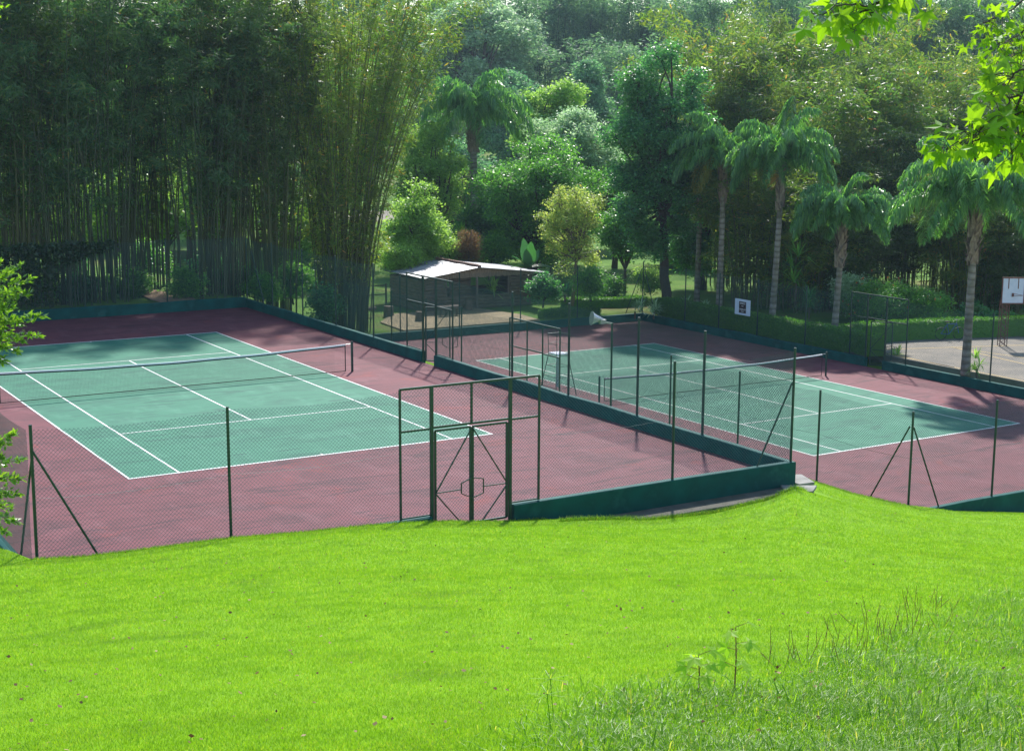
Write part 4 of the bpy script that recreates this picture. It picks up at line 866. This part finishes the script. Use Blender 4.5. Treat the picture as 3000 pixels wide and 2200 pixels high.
# hedges: clipped body with leaves standing out of it
def hedge(pts, w_, h, label, zf, n=9000, seed=3):
    rg = np.random.default_rng(seed); P0 = np.array(pts, float); c = (*P0[0], zf); t = thing('hedge', label, 'hedge', c)
    seg = np.linalg.norm(np.diff(P0, axis=0), axis=1); cum = np.concatenate([[0], np.cumsum(seg)]); Ln = cum[-1]; ns = max(8, int(Ln/.35))
    s_ = np.linspace(0, Ln, ns); C = np.stack([np.interp(s_, cum, P0[:, k]) for k in (0, 1)], 1); T = np.gradient(C, axis=0); T = T/np.linalg.norm(T, axis=1, keepdims=True); Nn = np.stack([-T[:, 1], T[:, 0]], 1)
    prof = [(-.5, 0), (-.52, .55), (-.46, .93), (-.34, 1.0), (0, 1.02), (.34, 1.0), (.46, .93), (.52, .55), (.5, 0)]; V = []
    for i in range(ns):
        e = 1 if 0 < i < ns-1 else .8
        for a, b in prof: V.append((C[i, 0]+Nn[i, 0]*a*w_*e, C[i, 1]+Nn[i, 1]*a*w_*e, zf+h*b*(1 if e == 1 else .93)+.03*rg.normal()))
    k = len(prof); F = [(i*k+j, i*k+j+1, (i+1)*k+j+1, (i+1)*k+j) for i in range(ns-1) for j in range(k-1)]+[tuple(range(k)), tuple((ns-1)*k+j for j in range(k))[::-1]]
    m = MB(); m.add(V, F); m.build('hedge_body', MT['hedge'], t, c)
    V = np.array(V); i = rg.integers(0, ns-1, n); j = rg.integers(0, k-1, n); u = rg.random(n)[:, None]; v = rg.random(n)[:, None]
    A = V[i*k+j]; B = V[i*k+j+1]; Cc = V[(i+1)*k+j+1]; D_ = V[(i+1)*k+j]; P_ = (A*(1-u)+B*u)*(1-v)+(D_*(1-u)+Cc*u)*v; P_ += rg.normal(size=P_.shape)*.03
    m = MB(); rleaves(m, P_, .09, .05, -.4); m.build('hedge_leaves', MT['hedge'], t, c); return t
hedge([(41.0, 32.0), (41.1, 24), (41.15, 19), (41.4, 15.6), (41.0, 14.4)], 1.15, .95, 'long clipped hedge running along the far wall of the lower court to the gate', -2.15, 26000)
hedge([(42.8, 18.3), (47, 17.6), (52, 16.0), (60, 12.5)], 1.0, .95, 'clipped hedge behind the basketball court', -2.15, 18000)
hedge([(42.6, 21.5), (44.6, 20.2)], .9, .5, 'short low hedge around the third palm trunk', -2.15, 4000)
hedge([(33.8, 33.6), (37.6, 33.4)], .8, .45, 'bright low hedge behind the far wall right of the grass patch', -2.12, 6000)
hedge([(37.5, 37.2), (40.5, 35.6), (42.5, 35.5)], .8, .5, 'low hedge further back under the slender trees', -2.1, 6000)

# banana plant and dry pine by the cabin
p = spot(1548, 850, 92); t = thing('banana_plant', 'banana plant with broad upright leaves behind the right roof edge', 'banana plant', p)
m = MB(); m.tube([p, p+[0, 0, 1.6]], [.14, .09], 8); m.build('stem', MT['culm'], t, p)
m = MB()
for a, el, ln, wd in [(1.9, 1.35, 2.0, .55), (5.0, 1.45, 1.7, .62), (.2, 1.0, 1.6, .5), (3.2, .35, 1.7, .42), (-.2, .25, 2.0, .42), (4.2, .5, 1.4, .4), (2.6, .8, 1.5, .45)]:
    wd *= 1.35
    D = np.array([math.cos(a)*math.cos(el), math.sin(a)*math.cos(el), math.sin(el)]); S_ = np.array([CR[0], CR[1], 0]) if el > .9 else np.array([-math.sin(a), math.cos(a), .2]); n = 9; V = []
    for i in range(n):
        f = i/(n-1); wv = wd*math.sin(min(1, f*1.15+.08)*math.pi*.93)**.6*.5 if f < .99 else .01
        c_ = p+[0, 0, 1.4]+D*ln*f+np.array([0, 0, -.35*ln*f*f*math.cos(el)]); V += [c_-S_*wv+[0, 0, .04], c_, c_+S_*wv+[0, 0, .04]]
    m.add(V, [(i*3+k, i*3+k+1, i*3+k+4, i*3+k+3) for i in range(n-1) for k in range(2)])
m.build('leaves', MT['banana'], t, p)
broad('dry_conifer', 'small brown dried conifer behind the cabin ridge', spot(1372, 790, 94), crown(1372, 94, 655, 780, 1.0, 16, 111, .4, .8, 'cone'), MT['drypine'], MT['bark'], .05, 9000, .16, .03, seed=111, clus=.2)
# bare twiggy tree behind
p = spot(1420, 760, 112); t = thing('bare_tree', 'bare grey twiggy tree behind the distant palm trunk', 'tree', p); m = MB(); rg = np.random.default_rng(9)
def twig(a, d, ln, r, lv):
    b = a+d*ln; m.tube([a, (a+b)/2+rg.normal(size=3)*ln*.06, b], [r, r*.8, r*.6], 4, False)
    if lv: 
        for _ in range(3): twig(b, unit(d+rg.normal(size=3)*.45+np.array([0, 0, .12])), ln*.72, r*.6, lv-1)
for k in range(4): twig(np.array(p), unit(np.array([rg.normal()*.35, rg.normal()*.3, 1.2])), 2.6, .09, 4)
m.build('branches', MT['palebark'], t, p)

# ------------------------------------------------------------------ queen palms
def palm(label, px, d, base_row, top_row, cr_w, nf=26, flare=1.0, old=True, straw=None, seed=1, group=None, r0=.155, fl=3.5, lean=0):
    rg = np.random.default_rng(seed); b = spot(px, base_row, d); tpz = spot(px, top_row, d)[2]
    H = tpz-b[2]; t = thing('palm_tree', label, 'palm tree', b, group)
    top = np.array([b[0]+lean, b[1], tpz]); n = 16; zs = np.linspace(0, 1, n); P_ = b+(top-b)*zs[:, None]+np.stack([.12*np.sin(zs*3), .05*np.sin(zs*4), 0*zs], 1); off = P_[-1]-top; P_ -= off*zs[:, None]
    hs = 1-min(.42, 2.6/H); k1 = P_[zs <= hs+.05]
    m = MB(); m.tube(P_, r0*(1.2-.35*zs+.25*np.exp(-zs*14)), 12); m.build('trunk', MT['palmtrunk'], t, b, smooth=True)
    m = MB()                                           # dead leaf bases wrapped round the upper trunk
    for i in range(int(58*flare)):
        f = hs+(1-hs)*rg.random()**.8; c_ = b+(top-b)*f+(P_[int(f*(n-1))]-(b+(top-b)*zs[int(f*(n-1))])); a = rg.random()*6.28; u = np.array([math.cos(a), math.sin(a), 0]); s_ = np.array([-math.sin(a), math.cos(a), 0])
        ln = rg.uniform(.5, 1.1); rr = r0*.9; wv = rg.uniform(.08, .14)*flare
        m.add([c_+u*rr-s_*wv*1.6, c_+u*rr+s_*wv*1.6, c_+u*(rr+.10)+s_*wv+[0, 0, ln*.5], c_+u*(rr+.10)-s_*wv+[0, 0, ln*.5], c_+u*(rr+.24*flare)+[0, 0, ln], c_+u*(rr+.04)+[0, 0, ln*.5]], [(0, 1, 2, 3), (3, 2, 4), (0, 3, 5), (1, 5, 2)])
    m.build('leaf_bases', MT['boot'], t, b)
    for i in range(nf):
        a = 2*math.pi*(i*.381966+rg.random()*.04); lay = i/(nf-1)     # 0 = upright young, 1 = low old
        el = R(72-46*lay**1.05+rg.normal()*6); ln = fl*cr_w*(.85+.25*rg.random()); N_ = 15; c_ = top+[0, 0, .1]; pts = [c_]; dd = np.array([math.cos(a)*math.cos(el), math.sin(a)*math.cos(el), math.sin(el)])
        for k in range(N_):
            dd = unit(dd+np.array([0, 0, -.07-.22*(k/N_)**1.0])); c_ = c_+dd*ln/N_; pts.append(c_)
        pts = np.array(pts); fm = MB(); fm.tube(pts, np.linspace(.028, .006, len(pts)), 4, False)
        mm = MT['frondold'] if (old and i >= nf-3) else MT['frond']
        s_ = np.repeat(np.linspace(.12, 1, 125), 2); sd_ = np.tile([1, -1], 125); T = np.gradient(pts, axis=0); T = unit(T); tt = np.linspace(0, 1, len(pts))
        B = np.stack([np.interp(s_, tt, pts[:, q]) for q in range(3)], 1); Tn = unit(np.stack([np.interp(s_, tt, T[:, q]) for q in range(3)], 1))
        side = unit(np.cross(Tn, np.array([0, 0, 1.0])))*sd_[:, None]; LL = .85*np.sin(np.clip(s_*.9+.12, 0, 1)*math.pi)**.5*(.8+.4*rg.random(len(s_)))*cr_w
        D1 = unit(side*.8+Tn*.55+np.stack([0*s_, 0*s_, .2+rg.normal(size=len(s_))*.5], 1)+rg.normal(size=side.shape)*.12); mid = B+D1*(LL*.45)[:, None]; D2 = unit(D1*.5+np.array([0, 0, -1.0])+rg.normal(size=side.shape)*.12); tip = mid+D2*(LL*.62)[:, None]
        wv = unit(np.cross(D1, np.array([0, 0, 1.0])))*.036; V = np.stack([B-wv*.6, B+wv*.6, mid+wv, mid-wv, tip], 1).reshape(-1, 3); q5 = np.arange(len(s_))[:, None]*5
        fm.add(V, np.concatenate([q5+np.array([[0, 1, 2, 3]])])); fm.F.append((q5+np.array([[3, 2, 4]]))+fm.n-len(V))
        fm.build('frond', mm, t, b)
    if straw is not None:
        m = MB(); c_ = top+[0, 0, -.7]
        for i in range(60):
            D = unit(CR*straw*(1+.4*rg.normal())+np.array([0, 0, -.25+.5*rg.normal()])+rg.normal(size=3)*.2); e = c_+D*rg.uniform(.5, .95); m.tube([c_+D*.15, (c_+e)/2, e+[0, 0, -.12]], [.02, .016, .012], 3, False)
        m.build('flower_stalk', MT['straw'], t, b)
    return t
palm('leftmost of the four court side palms, with a yellowing lower frond', 2105, 85.3, 925, 470, 1.1, 27, seed=201, old=True)
palm('tall slim palm with a straw yellow flower stalk on its left', 2260, 81.3, 955, 475, 1.08, 28, seed=202, old=False, straw=-1.0, lean=.35)
palm('third palm from the left with the lower flared crown', 2443, 77.6, 985, 640, .95, 28, seed=203, old=False, lean=.25, flare=1.2)
palm('nearest thick palm standing in front of the basketball court', 2827, 66.0, 1105, 605, 1.2, 30, seed=204, old=False, r0=.17, flare=1.3, fl=3.7)
palm('small palm crown behind the first court side palm', 2040, 92, 905, 500, .75, 23, seed=205, old=False)
palm('distant hazy palm above the cabin roof with hanging dry sheaths', 1385, 108, 770, 345, 1.55, 29, seed=206, old=False, r0=.26, flare=2.0)

# ------------------------------------------------------------------ ivy on the far left fence
rg = np.random.default_rng(77); m = MB(); n = 16000; x = rg.uniform(-4.2, 8.8, n); z = .55+2.95*rg.random(n)**.55; keep = (x < 6.2) | (z > 2.3+.35*(x-6.2)); x, z = x[keep], z[keep]
P_ = np.stack([x, 31.12+rg.normal(size=len(x))*.10, z+.05*np.sin(x*3)], 1); rleaves(m, P_, .14, .10, .2)
tag(m.build('ivy', MT['ivy'], None, (2, 31.12, .5)), 'dark ivy curtain hanging over the far left fence', 'ivy')

# ------------------------------------------------------------------ lawn grass, tall grass, weeds
def blades(n, rmin, rmax, thmin, thmax, hmin, hmax, w0, w1, seed, lean=.55):
    rg = np.random.default_rng(seed); u = rg.random(n); r = rmin*(rmax/rmin)**u; th = np.radians(rg.uniform(thmin, thmax, n))
    x = CAM[0]+r*np.sin(th); y = CAM[1]+r*np.cos(th)
    ok = ~(((x > -4.45) & (x < 7.45) & (y > -8.42)) | ((x >= 7.45) & (x < 15.32) & (y > -9.2)) | ((x > 20.85) & (y > -7.15)) | (x > 14.25) & (x < 16.2) & (y > -9.4) & (y < -7.3)); x, y, r = x[ok], y[ok], r[ok]
    z = lawn_z(x, y); k = len(x); sz = np.clip(r/14, .75, 2.0); h = rg.uniform(hmin, hmax, k)*sz**.45; wv = (w0+(w1-w0)*rg.random(k))*sz
    a = rg.uniform(0, 2*math.pi, k); S_ = np.stack([np.cos(a), np.sin(a), 0*a], 1)*wv[:, None]/2; ln = rg.normal(size=(k, 2))*lean
    B = np.stack([x, y, z-.005], 1); tip = B+np.stack([ln[:, 0]*h, ln[:, 1]*h, h], 1); V = np.stack([B-S_, B+S_, tip], 1).reshape(-1, 3)
    m = MB(); m.add(V, np.arange(k*3).reshape(k, 3)); return m
tag(blades(1250000, 6.5, 46, 7, 56, .018, .038, .004, .009, 301, .42).build('grass', MT['grassblade']), 'short bright lawn grass', 'grass', kind='stuff')
# tall grass bank in the lower right foreground
BX = [(-7.6, -30.9), (-6.28, -30.0), (-5.29, -29.25), (-4.0, -29.0), (-3.4, -28.8), (-1.3, -27.7), (5.25, -23.6), (9, -21)]
def in_bank(x, y, jitter=0):
    xs = [b[0] for b in BX]; ys = [b[1] for b in BX]; return y < np.interp(x, xs, ys)+jitter
def tall(n, seed, hmin, hmax, wmin, wmax, mat, name, label):
    rg = np.random.default_rng(seed); r = 6.2*(24/6.2)**rg.random(n*3); th = np.radians(rg.uniform(20, 56, n*3)); x = CAM[0]+r*np.sin(th); y = CAM[1]+r*np.cos(th)
    ok = in_bank(x, y, rg.normal(size=len(x))*.35-.15) & (x > -6.3+rg.normal(size=len(x))*.4); x, y = x[ok][:n], y[ok][:n]; z = lawn_z(x, y); k = len(x)
    patch = .65+.35*np.sin(x*2.3+1)*np.sin(y*1.9); h = rg.uniform(hmin, hmax, k)*patch; wv = rg.uniform(wmin, wmax, k); a = rg.uniform(0, 2*math.pi, k); o_ = np.stack([np.cos(a), np.sin(a)], 1); S_ = np.stack([-np.sin(a), np.cos(a), 0*a], 1)*wv[:, None]/2
    B = np.stack([x, y, z-.01], 1); rows = []
    bend = rg.uniform(.25, 1.3, k)
    for f, wf in ((0, .8), (.35, 1), (.7, .8), (1, .05)):
        c_ = B+np.concatenate([o_*(h*bend*f**1.8*.8)[:, None], (h*(f-.38*bend*f**2.4))[:, None]], 1); rows += [c_-S_*wf, c_+S_*wf]
    V = np.stack(rows, 1).reshape(-1, 3); i = np.arange(k)[:, None]*8; F = np.concatenate([i+np.array([[q, q+1, q+3, q+2]]) for q in (0, 2, 4)])
    m = MB(); m.add(V, F); return tag(m.build(name, mat), label, 'grass', kind='stuff')
tall(90000, 302, .06, .20, .003, .007, MT['tallgrass'], 'tall_grass', 'tall uncut grass bank in the lower right corner')
tall(1800, 303, .20, .34, .006, .012, MT['tallgrass'], 'coarse_grass', 'coarse long grass blades standing over the tall grass')
m = MB(); rg = np.random.default_rng(304)
for i in range(80):                                  # brown seed spikes along the edge of the bank
    x = rg.uniform(-3.6, 1.8); y = np.interp(x, [b[0] for b in BX], [b[1] for b in BX])+rg.normal()*.25; z = float(lawn_z(x, y)); h = rg.uniform(.16, .34); l_ = rg.normal(size=2)*.04
    m.tube([(x, y, z), (x+l_[0], y+l_[1], z+h*.6), (x+l_[0]*1.6, y+l_[1]*1.6, z+h)], [.0015, .0035, .002], 4, False)
tag(m.build('seed_heads', MT['seed']), 'brown seed spikes along the edge of the tall grass', 'grass', kind='stuff')

def palmate(m, P_, ax, up, size, droop=.25, lobes=5):
    ax = unit(np.array(ax, float)); s_ = unit(np.cross(ax, up)); nn = unit(np.cross(s_, ax)); V = [P_]; angs = [-130, -98, -62, -32, 0, 32, 62, 98, 130]; rad = [.62, .36, .92, .46, 1.12, .46, .92, .36, .62]
    for a, r in zip(angs, rad):
        ra = R(a); V.append(P_+(ax*math.cos(ra)+s_*math.sin(ra))*r*size*.62 - nn*droop*size*(r**2)*.5)
    F = [(0, i, i+1) for i in range(1, 9)]; m.add(V, F)
def sapling(c, h, label, seed):
    rg = np.random.default_rng(seed); z = float(lawn_z(c[0], c[1])); b = np.array([c[0], c[1], z]); t = thing('sapling', label, 'sapling', b); m = MB(); tip = b+[.01, .02, h]
    m.tube([b, b+(tip-b)*.5+[.01, 0, 0], tip], [.006, .005, .003], 6, False); ml = MB()
    for k in range(9):
        f = .3+.7*k/8; p0 = b+(tip-b)*f; a = k*2.3; d = np.array([math.cos(a), math.sin(a), .35]); e = p0+unit(d)*rg.uniform(.06, .11); m.tube([p0, e], .0022, 4, False)
        palmate(ml, e, [math.cos(a), math.sin(a), -.35], unit(np.array([rg.normal()*.5, rg.normal()*.5-.8, .9])), rg.uniform(.13, .18))
    m.build('stem', MT['seed'], t, b); ml.build('leaves', MT['tiny'], t, b)
sapling((-4.30, -29.35), .46, 'taller maple sapling with yellow green leaves at the tall grass edge', 1)
sapling((-4.62, -29.35), .28, 'shorter maple sapling left of the taller one', 2)
def sedge(c, h, label, seed):
    rg = np.random.default_rng(seed); z = float(lawn_z(c[0], c[1])); b = np.array([c[0], c[1], z]); m = MB(); tip = b+[-.03, 0, h]
    m.tube([b, tip], .003, 5, False)
    for k in range(14):
        a = k*2.4; d = unit(np.array([math.cos(a), math.sin(a), .9 if k < 9 else .1])); L_ = .09 if k < 9 else .2; p1 = tip+d*L_*.6; p2 = tip+d*L_+[0, 0, -.4*L_ if k >= 9 else 0]
        S_ = np.array([-math.sin(a), math.cos(a), 0])*.003; m.add([tip-S_, tip+S_, p1+S_, p1-S_, p2], [(0, 1, 2, 3), (3, 2, 4)])
    tag(m.build('sedge', MT['tallgrass'], None, b), label, 'weed')
sedge((-6.05, -29.75), .30, 'umbrella topped weed standing in the grass at the bottom, right one', 5)
sedge((-6.2, -29.95), .24, 'umbrella topped weed standing in the grass at the bottom, left one', 6)
def tufts(n, f, hmin, hmax, name, label, seed, mm='tallgrass'):
    rg = np.random.default_rng(seed); m = MB(); V = []; x, y = f(rg, n); z = lawn_z(x, y)
    a = rg.uniform(0, 6.283, n); h = rg.uniform(hmin, hmax, n); S_ = np.stack([-np.sin(a), np.cos(a), 0*a], 1)*.005; o_ = np.stack([np.cos(a), np.sin(a), 0*a], 1); B = np.stack([x, y, z-.02], 1)
    M_ = B+o_*(h*.25)[:, None]+np.stack([0*a, 0*a, h*.6], 1); T_ = B+o_*(h*.7)[:, None]+np.stack([0*a, 0*a, h*.9], 1); V = np.stack([B-S_, B+S_, M_+S_*.8, M_-S_*.8, T_], 1).reshape(-1, 3); i = np.arange(n)[:, None]*5
    m.add(V, i+np.array([[0, 1, 2, 3]])); m.F.append(i+np.array([[3, 2, 4]])); tag(m.build(name, MT[mm]), label, 'grass', kind='stuff')
tufts(5200, lambda rg, n: (rg.uniform(7.3, 14.9, n), -9.22-np.abs(rg.normal(size=n))*.07), .05, .17, 'gutter_weeds', 'ragged weeds along the slab path under the dark green wall', 601)
tufts(5200, lambda rg, n: (rg.uniform(-4.4, 7.4, n), -8.46-np.abs(rg.normal(size=n))*.10), .03, .10, 'edge_grass', 'longer untrimmed grass under the front fence', 602)
tufts(2600, lambda rg, n: (rg.uniform(20.3, 21.0, n), rg.uniform(-7, 2, n)), .03, .10, 'edge_grass', 'longer untrimmed grass along the fence of the lower court', 603)
# fallen leaves on the lawn
m = MB(); rg = np.random.default_rng(305); n = 620; r = 8*(38/8)**rg.random(n); th = np.radians(rg.uniform(10, 54, n)); x = CAM[0]+r*np.sin(th); y = CAM[1]+r*np.cos(th); ok = (y < -8.8); x, y = x[ok], y[ok]
P_ = np.stack([x, y, lawn_z(x, y)+.04], 1); D = unit(rg.normal(size=P_.shape)*np.array([1, 1, .35])); S_ = unit(np.cross(D, rg.normal(size=P_.shape)*.4+np.array([0, 0, 1]))); k = rg.uniform(.5, 1.3, len(P_)); V, F = leafquads(P_, D, S_, .036*k, .028*k); m.add(V, F)
tag(m.build('fallen_leaves', MT['litter']), 'brown fallen leaves scattered on the lawn', 'leaves', kind='stuff')
m = MB(); n = 5200; x = rg.uniform(-4, 14.9, n); y = 30.9-rg.exponential(.9, n); P_ = np.stack([x, y, np.full(n, .012)], 1)[: 900]; D = unit(rg.normal(size=P_.shape)*np.array([1, 1, .05])); S_ = unit(np.cross(D, np.array([[0, 0, 1.0]]))); V, F = leafquads(P_, D, S_, np.full(len(P_), .09), np.full(len(P_), .02)); m.add(V, F)
tag(m.build('leaf_debris', MT['litter']), 'dry bamboo leaves lying along the far wall of the upper court', 'leaves', kind='stuff')

m = MB(); m.add([(11.3, 31.25, .33), (12.9, 31.25, .33), (13.2, 33.5, .36), (12.4, 37, .40), (11.4, 36.8, .40), (11.1, 33.5, .36)], [(0, 1, 2, 3, 4, 5)]); tag(m.build('path', pmat('path_litter', (.42, .27, .16), (.20, .12, .07), 6, .9, .5, 30)), kind='structure')
# ------------------------------------------------------------------ pale road seen through the bamboo
m = MB(); m.add([(17, 72, 1.1), (60, 60, 1.3), (62, 66, 1.6), (18, 80, 1.5)], [(0, 1, 2, 3)]); tag(m.build('road', MT['asphalt']), kind='structure')

# ------------------------------------------------------------------ foreground maple and left shrub
tb = np.array([-3.4, -30.6, 6.0]); 
def maple_tree():
    b0 = spot(3700, 1300, 8.0); b0[2] = float(lawn_z(b0[0], b0[1])); t = thing('maple_tree', 'maple with star shaped leaves whose branches hang in from the top right', 'tree', b0)
    m = MB(); ml = MB(); rg = np.random.default_rng(401)
    tp = spot(3600, -500, 8.5); m.tube([b0, (b0+tp)/2+[.1, 0, 0], tp], [.22, .18, .12], 10)
    def limb(pts, rad): m.tube(pts, rad, 7, False)
    # (px,row,depth) twigs; leaves hang all along them
    def spray(way, r, n, size, sideways, below=.35, grow=1.0):
        P_ = np.array([spot(*w_) for w_ in way]); tt = np.linspace(0, 1, len(P_)); ss = np.linspace(0, 1, 14); Q = np.stack([np.interp(ss, tt, P_[:, k]) for k in range(3)], 1); Q += rg.normal(size=Q.shape)*.006; limb(Q, np.linspace(r, r*.3, 14))
        for i in range(int(n*1.0)):
            s_ = rg.random()**.8*1.0; q = np.array([np.interp(s_, ss, Q[:, k]) for k in range(3)]); off = unit(CR*rg.normal()+CU*(-below+rg.normal()*.7)+CF*rg.normal()*.8)*sideways*rg.uniform(.25, 1.0); e = q+off; m.tube([q, q+off*.5+[0, 0, .01], e], .0016, 3, False)
            ax = unit(off*1.2+CU*-.5*sideways+rg.normal(size=3)*.35*sideways); up = unit(CU*.55-CF*rg.uniform(.3, 1.0)+rg.normal(size=3)*.35); palmate(ml, e, ax, up, size*rg.uniform(.8, 1.25), rg.uniform(.1, .45))
    spray([(3500, -400, 6.6), (2900, -200, 6.2), (2570, 15, 6.0), (2480, 50, 6.0)], .010, 30, .105, .12)
    spray([(2780, -90, 6.1), (2680, -25, 6.0), (2600, 0, 6.0)], .006, 12, .11, .12); spray([(2570, 15, 6.0), (2450, 20, 5.9), (2370, 60, 5.9)], .004, 14, .11, .10); spray([(2600, -60, 6.0), (2480, -20, 6.0)], .004, 10, .11, .12)
    spray([(2560, 40, 5.95), (2500, 90, 5.9)], .003, 7, .11, .08); spray([(2900, -120, 6.3), (2860, -60, 6.3)], .005, 5, .1, .12)
    spray([(3400, -200, 6.5), (3080, 80, 6.0), (2985, 300, 5.9), (2955, 400, 5.9), (2965, 480, 5.9)], .008, 34, .095, .16)
    spray([(3000, 260, 5.9), (2900, 350, 5.85), (2830, 430, 5.8)], .005, 40, .09, .13, .1); spray([(2980, 330, 5.9), (2880, 400, 5.85), (2790, 425, 5.8), (2740, 430, 5.8)], .004, 30, .085, .08, .0)
    spray([(3030, 180, 5.9), (2950, 240, 5.9), (2900, 290, 5.9)], .005, 30, .09, .15, .1); spray([(3060, 260, 5.95), (3000, 400, 5.9), (2990, 460, 5.9)], .005, 26, .09, .14)
    spray([(3100, -100, 10.5), (2980, 20, 10.2), (2900, 60, 10), (2870, 70, 10)], .010, 60, .09, .22); spray([(3100, 0, 10.5), (2990, 100, 10.2), (2920, 140, 10)], .008, 70, .09, .25); spray([(3080, 90, 10.3), (2980, 160, 10)], .006, 40, .09, .25)
    m.build('branch', MT['darkbark'], t, b0); ml.build('leaves', MT['maple'], t, b0)
maple_tree()
def edge_shrub():
    b0 = spot(-420, 1500, 24.0); b0[2] = float(lawn_z(b0[0], b0[1])); t = thing('shrub', 'glossy small leaved shrub reaching in from the left edge', 'shrub', b0); m = MB(); ml = MB(); rg = np.random.default_rng(402)
    ctr = spot(-300, 1200, 24.0); m.tube([b0, ctr, spot(-250, 850, 24)], [.09, .07, .03], 8)
    ends = [(95, 815), (130, 925), (60, 775), (115, 985), (70, 1000), (55, 1030), (85, 860), (30, 800), (40, 900), (20, 1060), (10, 960), (60, 940), (-20, 860), (-10, 1000), (45, 850), (20, 1020),
            (45, 1270), (65, 1345), (70, 1400), (55, 1450), (20, 1300), (50, 1530), (10, 1400), (30, 1490), (20, 1560), (-20, 1350), (-20, 1450), (5, 1340), (-10, 1530), (0, 765), (5, 905), (-30, 940)]
    for (px, row) in ends:
        e = spot(px, row, 24+rg.normal()*.25); up = row < 1150; root = spot(-250, 1000 if up else 1450, 24+rg.normal()*.4); mid = (root+e)/2+[0, 0, .12]; tt = np.linspace(0, 1, 12)[:, None]; Q = (1-tt)**2*root+2*(1-tt)*tt*mid+tt**2*e; m.tube(Q, np.linspace(.014, .003, 12), 5, False)
        for i in range(190):
            s_ = 1-rg.random()*.62; q = Q[min(11, int(s_*11))]*(1-(s_*11) % 1)+Q[min(11, int(s_*11)+1)]*((s_*11) % 1)+rg.normal(size=3)*.07*(1.05-s_)*3; d = unit(unit(e-root)*.8+rg.normal(size=3)*.6+[0, 0, .1]); S_ = unit(np.cross(d, rg.normal(size=3)*.6+np.array([0, 0, 1]))); L_ = rg.uniform(.08, .13)
            V, F = leafquads(q[None], d[None], S_[None], np.array([L_]), np.array([L_*.42])); ml.add(V, F)
    m.build('branch', MT['bark'], t, b0); ml.build('leaves', MT['shrub'], t, b0)
edge_shrub()
b0 = spot(-500, 700, 16.0); b0[2] = float(lawn_z(b0[0], b0[1])); t = thing('yellow_leaf_tree', 'tree whose yellow green leaves just enter the top left corner', 'tree', b0); m = MB(); ml = MB(); rg = np.random.default_rng(403)
m.tube([b0, spot(-450, -200, 16), spot(-300, -400, 16)], [.15, .12, .08], 8); m.tube([spot(-350, -300, 16), spot(-100, -100, 16), spot(10, 20, 16)], [.05, .02, .006], 6)
for i in range(130):
    q = spot(rg.uniform(-160, 26), rg.uniform(-60, 55), 16+rg.normal()*.2); 
    if q is not None: palmate(ml, q, rg.normal(size=3)+[0, 0, -.5], unit(rg.normal(size=3)+[0, 0, 1]), .055)
m.build('branch', MT['bark'], t, b0); ml.build('leaves', MT['tiny'], t, b0)

# ------------------------------------------------------------------ haze
HAZE = True
if HAZE:
    m = MB(); m.box(-62, 262, -62, 318, -5, 62); o = m.build('haze', None); tag(o, kind='stuff'); o.display_type = 'WIRE'
    mm, t_, out = nt('haze_air'); v = N(t_, 'ShaderNodeVolumePrincipled'); v.inputs['Color'].default_value = (.58, .78, 1.0, 1); v.inputs['Density'].default_value = .00020; v.inputs['Anisotropy'].default_value = .45
    t_.links.new(v.outputs[0], out.inputs['Volume']); o.data.materials.append(mm)
